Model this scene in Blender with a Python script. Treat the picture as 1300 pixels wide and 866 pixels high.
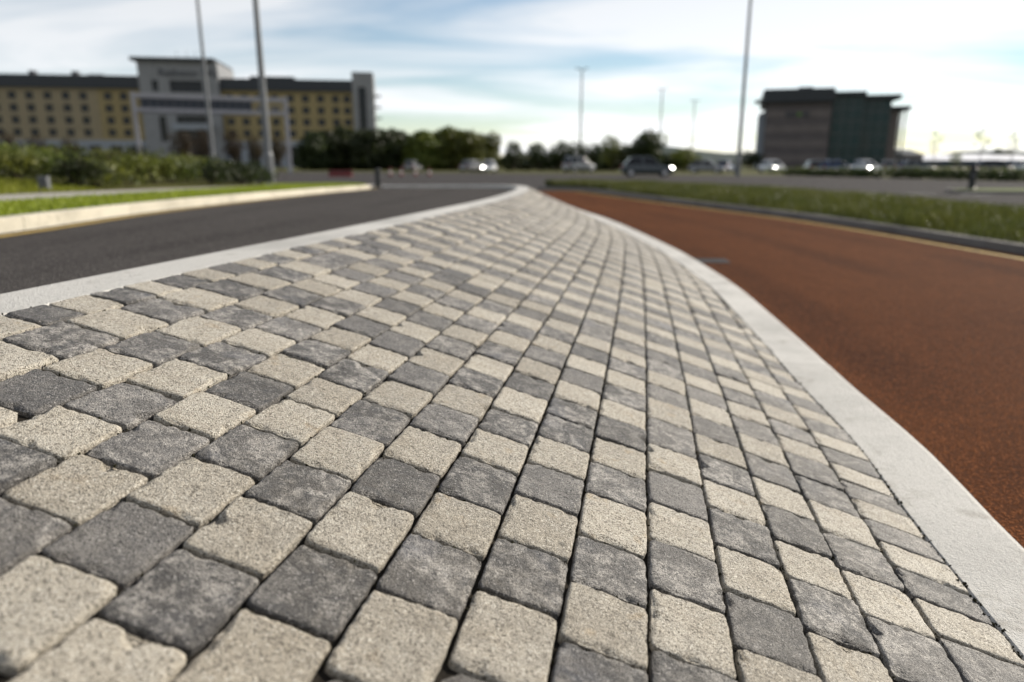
import bpy, bmesh, math, random
import numpy as np
from mathutils import Vector, Matrix

for o in list(bpy.data.objects):
    bpy.data.objects.remove(o)
scene = bpy.context.scene
COL = scene.collection
rnd = random.Random(7)
R = math.radians

# ------------------------------------------------------------------ camera
CAM_H = 1.1
F_PX, HORIZON = 900.0, 207.0
PITCH = math.atan((433 - HORIZON) / F_PX)
cam_data = bpy.data.cameras.new('camera')
cam = bpy.data.objects.new('camera', cam_data)
COL.objects.link(cam)
cam.location = (0, 0, CAM_H)
cam.rotation_euler = (R(90) - PITCH, 0, 0)
cam_data.sensor_width = 36
cam_data.lens = 36 * F_PX / 1300
cam_data.clip_start = .05
cam_data.clip_end = 6000
cam_data.dof.use_dof = True
cam_data.dof.focus_distance = 1.45
cam_data.dof.aperture_fstop = 1.85
cam_data.dof.aperture_blades = 0
scene.camera = cam

# ------------------------------------------------------------------ sky and sun
SUN_AZ, SUN_EL = R(58), R(27)          # azimuth from +Y (straight ahead) towards +X (right)
world = bpy.data.worlds.new('World')
scene.world = world
world.use_nodes = True
nt = world.node_tree
nt.nodes.clear()
def wn(t, **kw):
    n = nt.nodes.new(t)
    for k, v in kw.items():
        setattr(n, k, v)
    return n
w_out = wn('ShaderNodeOutputWorld')
w_bg = wn('ShaderNodeBackground')
w_bg.inputs['Strength'].default_value = .078
sky = wn('ShaderNodeTexSky', sky_type='NISHITA', sun_disc=False, sun_elevation=SUN_EL, sun_rotation=SUN_AZ,
         altitude=30, air_density=1.0, dust_density=.0, ozone_density=1.3)
# thin streaky cloud sheet: noise on the plane the view ray meets high above the ground
w_tc = wn('ShaderNodeTexCoord')
w_sep = wn('ShaderNodeSeparateXYZ')
nt.links.new(w_tc.outputs['Generated'], w_sep.inputs[0])
def wmath(op, a, b=None, clamp=False):
    n = wn('ShaderNodeMath', operation=op, use_clamp=clamp)
    for i, v in enumerate((a, b)):
        if v is None:
            continue
        if isinstance(v, (int, float)):
            n.inputs[i].default_value = v
        else:
            nt.links.new(v, n.inputs[i])
    return n.outputs[0]
w_z = wmath('ADD', wmath('MAXIMUM', w_sep.outputs[2], 0.0), .09)
w_u = wmath('DIVIDE', w_sep.outputs[0], w_z)
w_v = wmath('DIVIDE', w_sep.outputs[1], w_z)
w_cmb = wn('ShaderNodeCombineXYZ')
nt.links.new(w_u, w_cmb.inputs[0])
nt.links.new(w_v, w_cmb.inputs[1])
w_map = wn('ShaderNodeMapping')
w_map.inputs['Rotation'].default_value = (0, 0, R(14))
w_map.inputs['Scale'].default_value = (.5, 1.0, 1)
w_map.inputs['Location'].default_value = (2.1, .6, 0)
nt.links.new(w_cmb.outputs[0], w_map.inputs[0])
w_n = wn('ShaderNodeTexNoise')
w_n.inputs['Scale'].default_value = .75
w_n.inputs['Detail'].default_value = 7
w_n.inputs['Roughness'].default_value = .52
w_n.inputs['Distortion'].default_value = .5
nt.links.new(w_map.outputs[0], w_n.inputs['Vector'])
w_ramp = wn('ShaderNodeMapRange')
w_ramp.inputs['From Min'].default_value = .38
w_ramp.inputs['From Max'].default_value = .57
w_ramp.inputs['To Min'].default_value = .05
w_ramp.inputs['To Max'].default_value = .9
nt.links.new(w_n.outputs['Fac'], w_ramp.inputs['Value'])
w_mix = wn('ShaderNodeMix', data_type='RGBA')
nt.links.new(w_ramp.outputs[0], w_mix.inputs['Factor'])
nt.links.new(sky.outputs[0], w_mix.inputs[6])
# cloud is lit like the air around it: brighter towards the sun
w_bw = wn('ShaderNodeRGBToBW')
nt.links.new(sky.outputs[0], w_bw.inputs[0])
w_lum = wmath('ADD', wmath('MULTIPLY', w_bw.outputs[0], .62), 5.6)
w_cc = wn('ShaderNodeCombineColor')
for i_, k_ in enumerate((.98, 1.0, 1.03)):
    nt.links.new(wmath('MULTIPLY', w_lum, k_), w_cc.inputs[i_])
nt.links.new(w_cc.outputs[0], w_mix.inputs[7])
nt.links.new(w_mix.outputs[2], w_bg.inputs[0])
nt.links.new(w_bg.outputs[0], w_out.inputs[0])

sun_data = bpy.data.lights.new('sun', 'SUN')
sun_data.energy = 5.0
sun_data.angle = R(.53)
sun_data.color = (1.0, .92, .8)
sun = bpy.data.objects.new('sun', sun_data)
COL.objects.link(sun)
sun_dir = Vector((math.sin(SUN_AZ) * math.cos(SUN_EL), math.cos(SUN_AZ) * math.cos(SUN_EL), math.sin(SUN_EL)))
sun.rotation_euler = sun_dir.to_track_quat('Z', 'Y').to_euler()
sun.location = sun_dir * 50

scene.view_settings.view_transform = 'Standard'
scene.view_settings.look = 'None'
scene.view_settings.gamma = 1
scene.view_settings.exposure = .55
scene.view_settings.use_curve_mapping = False

# ------------------------------------------------------------------ helpers
def tag(o, label=None, cat=None, group=None, kind=None):
    for k, v in (('label', label), ('category', cat), ('group', group), ('kind', kind)):
        if v:
            o[k] = v
    return o

def link(o, parent=None):
    COL.objects.link(o)
    if parent:
        o.parent = parent
    return o

def empty(name, loc=(0, 0, 0), rz=0):
    o = bpy.data.objects.new(name, None)
    o.location = loc
    o.rotation_euler = (0, 0, rz)
    o.empty_display_size = .2
    return link(o)

def copy_tree(o, parent=None):
    c = o.copy()
    COL.objects.link(c)
    c.parent = parent
    for ch in o.children:
        copy_tree(ch, c)
    return c

class MB:
    """collects geometry for ONE mesh object"""
    def __init__(self):
        self.v, self.f, self.m = [], [], []
    def add(self, verts, faces, mi=0):
        b = len(self.v)
        self.v += [tuple(map(float, p)) for p in verts]
        self.f += [tuple(i + b for i in f) for f in faces]
        self.m += [mi] * len(faces)
        return self
    def box(self, x0, x1, y0, y1, z0, z1, mi=0):
        v = [(x, y, z) for z in (z0, z1) for y in (y0, y1) for x in (x0, x1)]
        return self.add(v, [(0, 2, 3, 1), (4, 5, 7, 6), (0, 1, 5, 4), (2, 6, 7, 3), (0, 4, 6, 2), (1, 3, 7, 5)], mi)
    def tube(self, p0, p1, r0, r1, n=10, cap=True, mi=0):
        p0, p1 = Vector(p0), Vector(p1)
        d = (p1 - p0).normalized()
        a = d.orthogonal().normalized()
        b = d.cross(a)
        ring = lambda p, r: [p + (a * math.cos(2 * math.pi * i / n) + b * math.sin(2 * math.pi * i / n)) * r for i in range(n)]
        f = [(i, (i + 1) % n, n + (i + 1) % n, n + i) for i in range(n)]
        if cap:
            f += [tuple(range(n))[::-1], tuple(range(n, 2 * n))]
        return self.add(ring(p0, r0) + ring(p1, r1), f, mi)
    def loft(self, rings, cap=True, mi=0):
        n = len(rings[0])
        v = [p for r in rings for p in r]
        f = [(k * n + i, k * n + (i + 1) % n, (k + 1) * n + (i + 1) % n, (k + 1) * n + i)
             for k in range(len(rings) - 1) for i in range(n)]
        if cap:
            f += [tuple(range(n))[::-1], tuple(range((len(rings) - 1) * n, len(rings) * n))]
        return self.add(v, f, mi)
    def mesh(self, name, mats=(), smooth=False):
        me = bpy.data.meshes.new(name)
        me.from_pydata(self.v, [], self.f)
        for m in mats:
            me.materials.append(m)
        if any(self.m):
            me.polygons.foreach_set('material_index', self.m)
        if smooth:
            me.polygons.foreach_set('use_smooth', [True] * len(me.polygons))
        me.update()
        return me
    def build(self, name, mat, parent=None, smooth=False, bevel=0):
        me = self.mesh(name, mat if isinstance(mat, (list, tuple)) else [mat], smooth)
        o = link(bpy.data.objects.new(name, me), parent)
        if getattr(self, 'lane', None):
            at = me.attributes.new('lane', 'FLOAT', 'POINT')
            at.data.foreach_set('value', self.lane)
        if bevel:
            b = o.modifiers.new('bevel', 'BEVEL')
            b.width = bevel
            b.segments = 2
            b.limit_method = 'ANGLE'
        return o

def px_x(px, y, z=CAM_H):
    return (px - 650) / F_PX * (y * math.cos(PITCH) - (z - CAM_H) * math.sin(PITCH))
def px_z(py, y):
    v = (433 - py) / F_PX
    return CAM_H + y * (v * math.cos(PITCH) - math.sin(PITCH)) / (math.cos(PITCH) + v * math.sin(PITCH))

# ------------------------------------------------------------------ materials
class NT:
    def __init__(self, name):
        self.mat = bpy.data.materials.new(name)
        self.mat.use_nodes = True
        self.t = self.mat.node_tree
        self.b = self.t.nodes['Principled BSDF']
        self.pos = self.n('ShaderNodeNewGeometry').outputs['Position']
    def n(self, typ, **kw):
        nd = self.t.nodes.new(typ)
        for k, v in kw.items():
            setattr(nd, k, v)
        return nd
    def set(self, sock, v):
        if isinstance(v, bpy.types.NodeSocket):
            self.t.links.new(v, sock)
        elif isinstance(v, (tuple, list)) and len(v) == 3 and sock.type == 'RGBA':
            sock.default_value = (*v, 1)
        else:
            sock.default_value = v
    def noise(self, scale, detail=3, rough=.55, vec=None, dist=0, out='Fac'):
        nd = self.n('ShaderNodeTexNoise')
        self.set(nd.inputs['Vector'], vec or self.pos)
        self.set(nd.inputs['Scale'], scale)
        self.set(nd.inputs['Detail'], detail)
        self.set(nd.inputs['Roughness'], rough)
        self.set(nd.inputs['Distortion'], dist)
        return nd.outputs[out]
    def vor(self, scale, vec=None, out='Distance'):
        nd = self.n('ShaderNodeTexVoronoi')
        self.set(nd.inputs['Vector'], vec or self.pos)
        self.set(nd.inputs['Scale'], scale)
        return nd.outputs[out]
    def rng(self, v, a, b, c=0., d=1.):
        nd = self.n('ShaderNodeMapRange')
        self.set(nd.inputs['Value'], v)
        for k, x in zip(('From Min', 'From Max', 'To Min', 'To Max'), (a, b, c, d)):
            self.set(nd.inputs[k], x)
        return nd.outputs[0]
    def math(self, op, a, b=0., clamp=False):
        nd = self.n('ShaderNodeMath', operation=op, use_clamp=clamp)
        self.set(nd.inputs[0], a)
        self.set(nd.inputs[1], b)
        return nd.outputs[0]
    def mix(self, f, a, b, blend='MIX'):
        nd = self.n('ShaderNodeMix', data_type='RGBA', blend_type=blend)
        self.set(nd.inputs['Factor'], f)
        self.set(nd.inputs[6], a)
        self.set(nd.inputs[7], b)
        return nd.outputs[2]
    def bump(self, h, dist, strength=1.0, normal=None):
        nd = self.n('ShaderNodeBump')
        self.set(nd.inputs['Height'], h)
        self.set(nd.inputs['Distance'], dist)
        self.set(nd.inputs['Strength'], strength)
        if normal is not None:
            self.set(nd.inputs['Normal'], normal)
        return nd.outputs[0]
    def done(self, color=None, rough=None, normal=None, spec=None, metal=None, **kw):
        b = self.b
        for k, v in (('Base Color', color), ('Roughness', rough), ('Normal', normal), ('Specular IOR Level', spec), ('Metallic', metal)):
            if v is not None:
                self.set(b.inputs[k], v)
        for k, v in kw.items():
            self.set(b.inputs[k.replace('_', ' ')], v)
        return self.mat

def scaled(c, k):
    return tuple(min(1, x * k) for x in c)

def plain(name, c, rough=.6, scale=6., var=.18, spec=.4, metal=0., bump=0., **kw):
    """a coloured surface with soft grime and fine grain"""
    t = NT(name)
    big = t.noise(scale, 4)
    fine = t.noise(scale * 22, 2)
    col = t.mix(t.rng(big, .3, .7), scaled(c, 1 - var), scaled(c, 1 + var))
    col = t.mix(t.rng(fine, .35, .65, 0, .35), col, scaled(c, 1 - 1.6 * var))
    nrm = t.bump(fine, bump) if bump else None
    return t.done(col, t.rng(big, .3, .7, max(.02, rough - .08), min(1, rough + .08)), nrm, spec, metal, **kw)

def leafy(name, c, c2, rough=.55):
    t = NT(name)
    v = t.noise(1.3, 2)
    info = t.n('ShaderNodeObjectInfo').outputs['Random']
    f = t.noise(14., 1)
    col = t.mix(t.rng(v, .35, .65), c, c2)
    col = t.mix(t.rng(f, .4, .6, 0, .5), col, scaled(c, .55))
    hs = t.n('ShaderNodeHueSaturation')
    t.set(hs.inputs['Value'], t.rng(info, 0, 1, .75, 1.2))
    t.set(hs.inputs['Hue'], t.rng(info, 0, 1, .485, .515))
    t.set(hs.inputs['Color'], col)
    m = t.done(hs.outputs[0], rough, spec=.3)
    tr = t.n('ShaderNodeBsdfTranslucent')
    t.set(tr.inputs['Color'], hs.outputs[0])
    ms = t.n('ShaderNodeMixShader')
    ms.inputs[0].default_value = .42
    t.t.links.new(t.b.outputs[0], ms.inputs[1])
    t.t.links.new(tr.outputs[0], ms.inputs[2])
    out = [n for n in t.t.nodes if n.type == 'OUTPUT_MATERIAL'][0]
    t.t.links.new(ms.outputs[0], out.inputs[0])
    return m

def paver_mat(name, dark):
    t = NT(name)
    info = t.n('ShaderNodeObjectInfo').outputs['Random']
    att = t.n('ShaderNodeAttribute', attribute_name='tone').outputs['Fac']
    r = t.math('FRACT', t.math('ADD', info, att))
    r2 = t.math('FRACT', t.math('MULTIPLY', r, 7.31))
    big = t.noise(9., 4, .6, dist=.6)
    mid = t.noise(55., 4, .65)
    fine = t.noise(420., 3, .6)
    grit = t.vor(330.)
    grit2 = t.vor(300., out='Color')
    g2 = t.n('ShaderNodeSeparateColor')
    t.set(g2.inputs[0], grit2)
    sp = g2.outputs[0]
    tn = t.noise(900., 2, .5)
    if dark:
        col = t.mix(t.math('POWER', r, 1.7), (.052, .049, .047), (.20, .187, .174))
        col = t.mix(t.rng(mid, .35, .7, 0, .6), col, (.15, .14, .13))
        # pale bloom in patches, stronger on some blocks
        bl = t.math('MULTIPLY', t.rng(t.noise(14., 5, .65, dist=1.2), .44, .58), t.rng(r2, .05, .8, .2, 1.))
        bl = t.math('MULTIPLY', bl, t.rng(mid, .34, .56))
        col = t.mix(bl, col, (.47, .44, .40))
        col = t.mix(t.rng(sp, .90, .96, 0, .7), col, (.40, .38, .36))
        col = t.mix(t.rng(sp, .16, .06, 0, .8), col, (.016, .016, .017))
        col = t.mix(t.rng(fine, .56, .38, 0, .75), col, (.022, .021, .021))
        col = t.mix(t.math('MULTIPLY', t.rng(t.noise(5., 3), .56, .7, 0, .35), r2), col, (.10, .11, .145))
    else:
        col = t.mix(t.math('POWER', r, .55), (.27, .243, .20), (.50, .46, .39))
        col = t.mix(t.rng(big, .4, .7, 0, .6), col, (.34, .292, .22))
        col = t.mix(t.rng(mid, .45, .75, 0, .5), col, (.56, .51, .42))
        col = t.mix(t.rng(sp, .88, .95, 0, .6), col, (.68, .64, .56))
        col = t.mix(t.rng(sp, .2, .08, 0, .85), col, (.095, .08, .06))
        col = t.mix(t.rng(fine, .5, .34, 0, .85), col, (.10, .084, .06))
        col = t.mix(t.math('MULTIPLY', t.rng(t.noise(16., 3), .62, .74, 0, .6), r2), col, (.33, .24, .13))
    col = t.mix(t.rng(tn, .45, .3, 0, .5), col, (.04, .036, .03))
    # the same grime in every block: darker worn arrises stained by the joint sand
    h = t.math('ADD', t.math('MULTIPLY', fine, .55), t.math('MULTIPLY', mid, .8))
    h = t.math('ADD', h, t.math('MULTIPLY', t.rng(grit, .0, .5), .45))
    nrm = t.bump(h, .0055, 1.0)
    nrm = t.bump(t.noise(26., 3, .6), .006, .8, nrm)
    # trodden-in dirt in broad patches and spots, on both kinds alike
    dirt = t.math('MULTIPLY', t.rng(t.noise(1.6, 4, .6), .45, .7, 0, .4), t.rng(t.noise(30., 4, .7), .35, .6))
    col = t.mix(dirt, col, (.10, .085, .065))
    col = t.mix(t.rng(t.vor(5.5), .05, .02, 0, .7), col, (.06, .055, .045))
    return t.done(col, t.rng(mid, .3, .7, .5, .75), nrm, .4)

def asphalt_mat(name, a, b, dark, stone):
    t = NT(name)
    big = t.noise(.35, 4)
    mid = t.noise(4., 4)
    gr = t.vor(95., out='Color')
    s = t.n('ShaderNodeSeparateColor')
    t.set(s.inputs[0], gr)
    d = t.vor(95.)
    col = t.mix(t.rng(big, .35, .65), a, b)
    col = t.mix(t.rng(mid, .4, .7, 0, .35), col, dark)
    lane = t.n('ShaderNodeAttribute', attribute_name='lane').outputs['Fac']
    trk = t.math('SINE', t.math('MULTIPLY', t.math('ADD', lane, t.rng(t.noise(.25, 2), 0, 1, -.03, .03)), 18.85))
    trk = t.math('MULTIPLY', t.rng(trk, .35, 1.), t.rng(t.noise(.6, 3), .35, .6))
    col = t.mix(t.math('MULTIPLY', trk, .8), col, dark)
    edge = t.math('MULTIPLY', t.rng(t.math('ABSOLUTE', t.math('SUBTRACT', lane, .5)), .44, .5), t.rng(t.noise(5., 3), .35, .6))
    col = t.mix(t.math('MULTIPLY', edge, .45), col, stone)
    col = t.mix(t.rng(t.vor(1.1), .1, .04, 0, .5), col, dark)
    col = t.mix(t.rng(s.outputs[0], .5, 1., 0, .8), col, stone)
    col = t.mix(t.rng(d, .3, .55, 0, .8), col, dark)
    h = t.rng(d, .1, .6, 1, 0)
    nrm = t.bump(t.math('ADD', h, t.math('MULTIPLY', t.noise(40., 3), .6)), .006)
    return t.done(col, .95, nrm, .04)

M = {}
M['paver_light'] = paver_mat('paver_buff', False)
M['paver_dark'] = paver_mat('paver_charcoal', True)
M['sand'] = plain('joint_sand', (.035, .03, .024), .95, 60, .4, .1, bump=.004)
M['moss'] = plain('moss', (.028, .026, .014), .95, 30, .4, .1)
def kerb_mat(name, c):
    t = NT(name)
    big = t.noise(1.7, 5, .6)
    mid = t.noise(18., 4, .6)
    fine = t.noise(260., 2)
    info = t.n('ShaderNodeObjectInfo').outputs['Random']
    col = t.mix(info, scaled(c, .92), scaled(c, 1.06))
    col = t.mix(t.rng(big, .46, .7, 0, .8), col, scaled(c, .66))
    col = t.mix(t.rng(t.noise(90., 4, .7), .56, .72, 0, .45), col, (.17, .15, .13))
    col = t.mix(t.math('MULTIPLY', t.rng(t.noise(5., 5, .65), .55, .72, 0, .6), t.rng(mid, .4, .6)), col, (.19, .165, .13))
    col = t.mix(t.rng(mid, .55, .75, 0, .4), col, scaled(c, .7))
    col = t.mix(t.rng(t.vor(70.), .09, .03, 0, .75), col, scaled(c, .35))
    col = t.mix(t.rng(fine, .6, .75, 0, .35), col, scaled(c, .55))
    nrm = t.bump(t.math('ADD', fine, t.math('MULTIPLY', t.noise(90., 4, .7), 1.4)), .0035)
    return t.done(col, .75, nrm, .3)
M['kerb'] = kerb_mat('pale_concrete', (.50, .485, .455))
M['kerb_cream'] = kerb_mat('cream_concrete', (.50, .46, .37))
M['kerb_grey'] = kerb_mat('grey_concrete', (.17, .16, .15))
M['asphalt'] = asphalt_mat('asphalt', (.068, .061, .058), (.09, .082, .078), (.034, .031, .03), (.19, .175, .16))
M['asphalt_far'] = asphalt_mat('old_asphalt', (.05, .046, .046), (.064, .06, .06), (.03, .028, .028), (.13, .12, .115))
M['red'] = asphalt_mat('red_surfacing', (.102, .034, .0105), (.15, .053, .0165), (.034, .0115, .0045), (.27, .096, .035))
M['path'] = plain('footpath_concrete', (.30, .28, .25), .8, 3, .15, .3, bump=.003)
M['yellow'] = plain('yellow_road_paint', (.33, .23, .065), .7, 12, .35, .2)
M['white_paint'] = plain('white_road_paint', (.62, .61, .58), .6, 9, .2, .3)
M['lawn'] = plain('lawn', (.10, .13, .015), .9, 8, .3, .1)
M['rough_grass'] = plain('rough_grass', (.07, .07, .02), .95, 3, .35, .1)
M['soil'] = plain('soil', (.03, .024, .014), .95, 8, .3, .1)
M['blade'] = leafy('grass_blades', (.095, .10, .022), (.06, .075, .017))
M['blade_lawn'] = leafy('lawn_blades', (.23, .28, .018), (.26, .29, .035))
M['leaf'] = leafy('shrub_leaves', (.07, .095, .016), (.15, .155, .025))
M['leaf_dark'] = leafy('dark_leaves', (.02, .031, .008), (.042, .055, .012))
M['leaf_brown'] = leafy('autumn_leaves', (.05, .03, .012), (.035, .028, .012))
M['bark'] = plain('bark', (.05, .038, .028), .9, 14, .3, .2)
def smooth_curve(pts, step=0.05):
    """Catmull-Rom (centripetal) through plan points, resampled evenly."""
    P = np.array(pts, float)
    P = np.vstack([2 * P[0] - P[1], P, 2 * P[-1] - P[-2]])
    out = []
    for i in range(1, len(P) - 2):
        p0, p1, p2, p3 = P[i - 1:i + 3]
        t0 = 0.0
        t1 = t0 + np.linalg.norm(p1 - p0) ** .5
        t2 = t1 + np.linalg.norm(p2 - p1) ** .5
        t3 = t2 + np.linalg.norm(p3 - p2) ** .5
        t = np.linspace(t1, t2, 24, endpoint=False)[:, None]
        a1 = (t1 - t) / (t1 - t0) * p0 + (t - t0) / (t1 - t0) * p1
        a2 = (t2 - t) / (t2 - t1) * p1 + (t - t1) / (t2 - t1) * p2
        a3 = (t3 - t) / (t3 - t2) * p2 + (t - t2) / (t3 - t2) * p3
        b1 = (t2 - t) / (t2 - t0) * a1 + (t - t0) / (t2 - t0) * a2
        b2 = (t3 - t) / (t3 - t1) * a2 + (t - t1) / (t3 - t1) * a3
        out.append((t2 - t) / (t2 - t1) * b1 + (t - t1) / (t2 - t1) * b2)
    out.append(P[-2][None])
    Q = np.vstack(out)
    s = np.r_[0, np.cumsum(np.linalg.norm(np.diff(Q, axis=0), axis=1))]
    n = max(2, int(s[-1] / step))
    ss = np.linspace(0, s[-1], n + 1)
    return np.c_[np.interp(ss, s, Q[:, 0]), np.interp(ss, s, Q[:, 1])]

def offset(C, d):
    """offset a plan curve to the right of its direction by d"""
    T = np.gradient(C, axis=0)
    T /= np.linalg.norm(T, axis=1)[:, None]
    return C + np.c_[T[:, 1], -T[:, 0]] * d

# island kerbs, inner edge of the left kerb / outer edge of the right kerb (plan, metres)
LEFT_PTS = [(-2.27, -4), (-1.70, -1), (-1.51, 0), (-1.325, 1), (-1.145, 2), (-.785, 4), (-.445, 6), (-.135, 8), (.085, 10),
            (.235, 12), (.33, 14), (.37, 16), (.35, 18), (.25, 20), (0, 22), (-.5, 24.5), (-1.5, 27), (-3.5, 29.5), (-7, 31), (-12, 31.8), (-16, 32)]
RIGHT_PTS = [(.5, -4), (.98, -1), (1.12, 0), (1.36, 1.7), (1.48, 2.35), (1.56, 3.1), (1.65, 3.8), (1.76, 4.75), (1.86, 5.7), (1.92, 6.9),
             (1.95, 8.2), (1.92, 9.5), (1.86, 10.8), (1.75, 12.3), (1.56, 13.8), (1.38, 15), (1.17, 16.9), (.93, 19.1), (.6, 22), (.3, 24.4),
             (-.1, 27), (-1, 29.4), (-3, 31.8), (-6.5, 33.6), (-12, 34.6), (-16, 34.8)]
KERB_W = .27
CL = smooth_curve(LEFT_PTS)
CRO = smooth_curve(RIGHT_PTS)
CRI = offset(CRO, -.245)
CLO = offset(CL, -KERB_W)
_m = CRI[:, 1] < 27
XR_Y, XR_X = CRI[_m, 1], CRI[_m, 0]
_m = CL[:, 1] < 25.5
XL_Y, XL_X = CL[_m, 1], CL[_m, 0]
def xl(y): return np.interp(y, XL_Y, XL_X)
def xr(y): return np.interp(y, XR_Y, XR_X)
def z_left(y):
    """top of the high kerb: the left carriageway falls away from the camera"""
    y = np.asarray(y, float)
    return np.maximum(.77 - .008 * y - .0005 * np.maximum(0, y - 5) ** 2, .12)
def z_red(y):
    y = np.asarray(y, float)
    up = .0012 * np.clip(y - 8, 0, 14) ** 2
    f = np.clip((y - 22) / 10, 0, 1)
    return up * (1 - f * f * (3 - 2 * f))
def z_paving(x, y):
    a, b = xl(y), xr(y)
    u = np.clip((x - a) / np.maximum(b - a, .05), 0, 1.3)
    zr = .12 + z_red(y)
    zl = z_left(y)
    return zl + (zr - zl) * u ** 1.15

# (along, across) -> point on the banked paving; across is measured on the slope from the left kerb
_T = np.gradient(CL, axis=0)
_T /= np.linalg.norm(_T, axis=1)[:, None]
S_ALONG = np.r_[0, np.cumsum(np.linalg.norm(np.diff(CL, axis=0), axis=1))]
def frame_at(a):
    p = np.array([np.interp(a, S_ALONG, CL[:, 0]), np.interp(a, S_ALONG, CL[:, 1])])
    t = np.array([np.interp(a, S_ALONG, _T[:, 0]), np.interp(a, S_ALONG, _T[:, 1])])
    t /= np.linalg.norm(t)
    return p, t
def pave_point(a, d):
    p, t = frame_at(a)
    n = np.array([t[1], -t[0]])
    w = np.linspace(-.1, 3.4, 60)
    q = p + n * w[:, None]
    z = z_paving(q[:, 0], q[:, 1])
    s = np.r_[0, np.cumsum(np.hypot(np.diff(w), np.diff(z)))]
    s -= np.interp(0, w, s)
    ww = np.interp(d, s, w)
    x, y = p + n * ww
    return np.array([x, y, float(z_paving(x, y))])
# ------------------------------------------------------------------ ground sheets
def resample(C, n):
    s = np.r_[0, np.cumsum(np.linalg.norm(np.diff(C, axis=0), axis=1))]
    t = np.linspace(0, s[-1], n)
    return np.c_[np.interp(t, s, C[:, 0]), np.interp(t, s, C[:, 1])]

def cut(C, s0, s1):
    s = np.r_[0, np.cumsum(np.linalg.norm(np.diff(C, axis=0), axis=1))]
    t = np.linspace(s0, min(s1, s[-1]), max(2, int((s1 - s0) / .25)))
    return np.c_[np.interp(t, s, C[:, 0]), np.interp(t, s, C[:, 1])]

def length(C):
    return float(np.linalg.norm(np.diff(C, axis=0), axis=1).sum())

def strip(A, B, zf, n=90, m=4, bulge=0.):
    """sheet between two plan curves, zf(x, y) gives its height"""
    A, B = resample(A, n), resample(B, n)
    mb = MB()
    v = []
    lane = []
    for i in range(n):
        for j in range(m + 1):
            u = j / m
            lane.append(u)
            p = A[i] * (1 - u) + B[i] * u
            v.append((p[0], p[1], float(zf(p[0], p[1])) + bulge * 4 * u * (1 - u)))
    f = [(i * (m + 1) + j, (i + 1) * (m + 1) + j, (i + 1) * (m + 1) + j + 1, i * (m + 1) + j + 1) for i in range(n - 1) for j in range(m)]
    a, b, c = (Vector(v[k]) for k in f[0][:3])
    if (b - a).cross(c - a).z < 0:
        f = [q[::-1] for q in f]
    mb.lane = lane
    return mb.add(v, f)

def structure(o):
    o['kind'] = 'structure'
    return o

g = MB().add([(-3000, -60, -.03), (3000, -60, -.03), (3000, 3000, -.03), (-3000, 3000, -.03)], [(0, 1, 2, 3)])
structure(g.build('ground', M['rough_grass']))
main_poly = [(70, -20), (70, 37), (40, 39), (31, 44), (27.5, 55), (24, 65), (12, 71), (-6, 84), (-40, 98), (-110, 106), (-110, 20), (-20, 20), (-9, 26), (-3, 22), (1, 20), (5, 10), (6, -20)]
structure(MB().add([(x, y, 0) for x, y in main_poly], [tuple(range(len(main_poly)))]).build('main_road', M['asphalt_far']))

OPP = smooth_curve([(-3.2, -4), (-3.35, 1), (-3.5, 4.9), (-3.72, 7), (-3.8, 10), (-3.88, 15), (-4.1, 20), (-4.5, 23), (-5.4, 25), (-7, 26.3), (-10, 27), (-15, 27.4)])
PATH_LO = smooth_curve([(-4.8, -4), (-4.9, 3), (-4.97, 7), (-5.0, 9.5), (-5.1, 12), (-5.3, 16), (-5.6, 20), (-6.1, 22.5), (-7.2, 24.2), (-9.5, 25.2), (-15, 25.8)])
PATH_HI = smooth_curve([(-6.2, -4), (-6.5, 3), (-6.9, 8), (-7.05, 10), (-7.0, 14), (-6.9, 18), (-7.1, 21), (-7.9, 22.8), (-10, 24), (-15, 24.6)])
z_lroad = lambda x, y: z_left(y) - .1
structure(strip(CLO, OPP, z_lroad, 140, 6).build('slip_road', M['asphalt']))
OPPK = offset(OPP, -.16)
left_verge = structure(strip(OPPK, PATH_LO, lambda x, y: z_left(y) - .012, 100, 4, .03).build('grass_verge', M['lawn']))
structure(strip(PATH_LO, PATH_HI, lambda x, y: z_left(y) - .004, 100, 3).build('footpath', M['path']))

_pm = PATH_HI[:, 1] < 23.9
def bank_edge(y):
    return float(np.interp(y, PATH_HI[_pm, 1], PATH_HI[_pm, 0]))
def z_bank(x, y):
    # planted bank that rises beyond the footpath and runs out towards the far road
    xe = bank_edge(y)
    d = max(0.0, xe - x)
    up = .42 * (1 - math.exp(-d / 3.2)) * max(0.0, min(1.0, (34 - y) / 12))
    return float(z_left(min(y, 40))) - .012 + up
mb = MB()
xs = np.linspace(0, 1, 14)
rows_ = [(y, bank_edge(y)) for y in np.r_[np.linspace(-4, 20, 24), np.linspace(20.5, 23.8, 12)]] + [(24.4, -15)]
v = [(xe - 34 * t ** 1.6, y, z_bank(xe - 34 * t ** 1.6, y) - (.5 if t == 1 else 0)) for y, xe in rows_ for t in xs]
k = len(xs)
mb.add(v, [(i * k + j, i * k + j + 1, (i + 1) * k + j + 1, (i + 1) * k + j) for i in range(len(rows_) - 1) for j in range(k - 1)])
structure(mb.build('planted_bank', M['rough_grass'], smooth=True))

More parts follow.
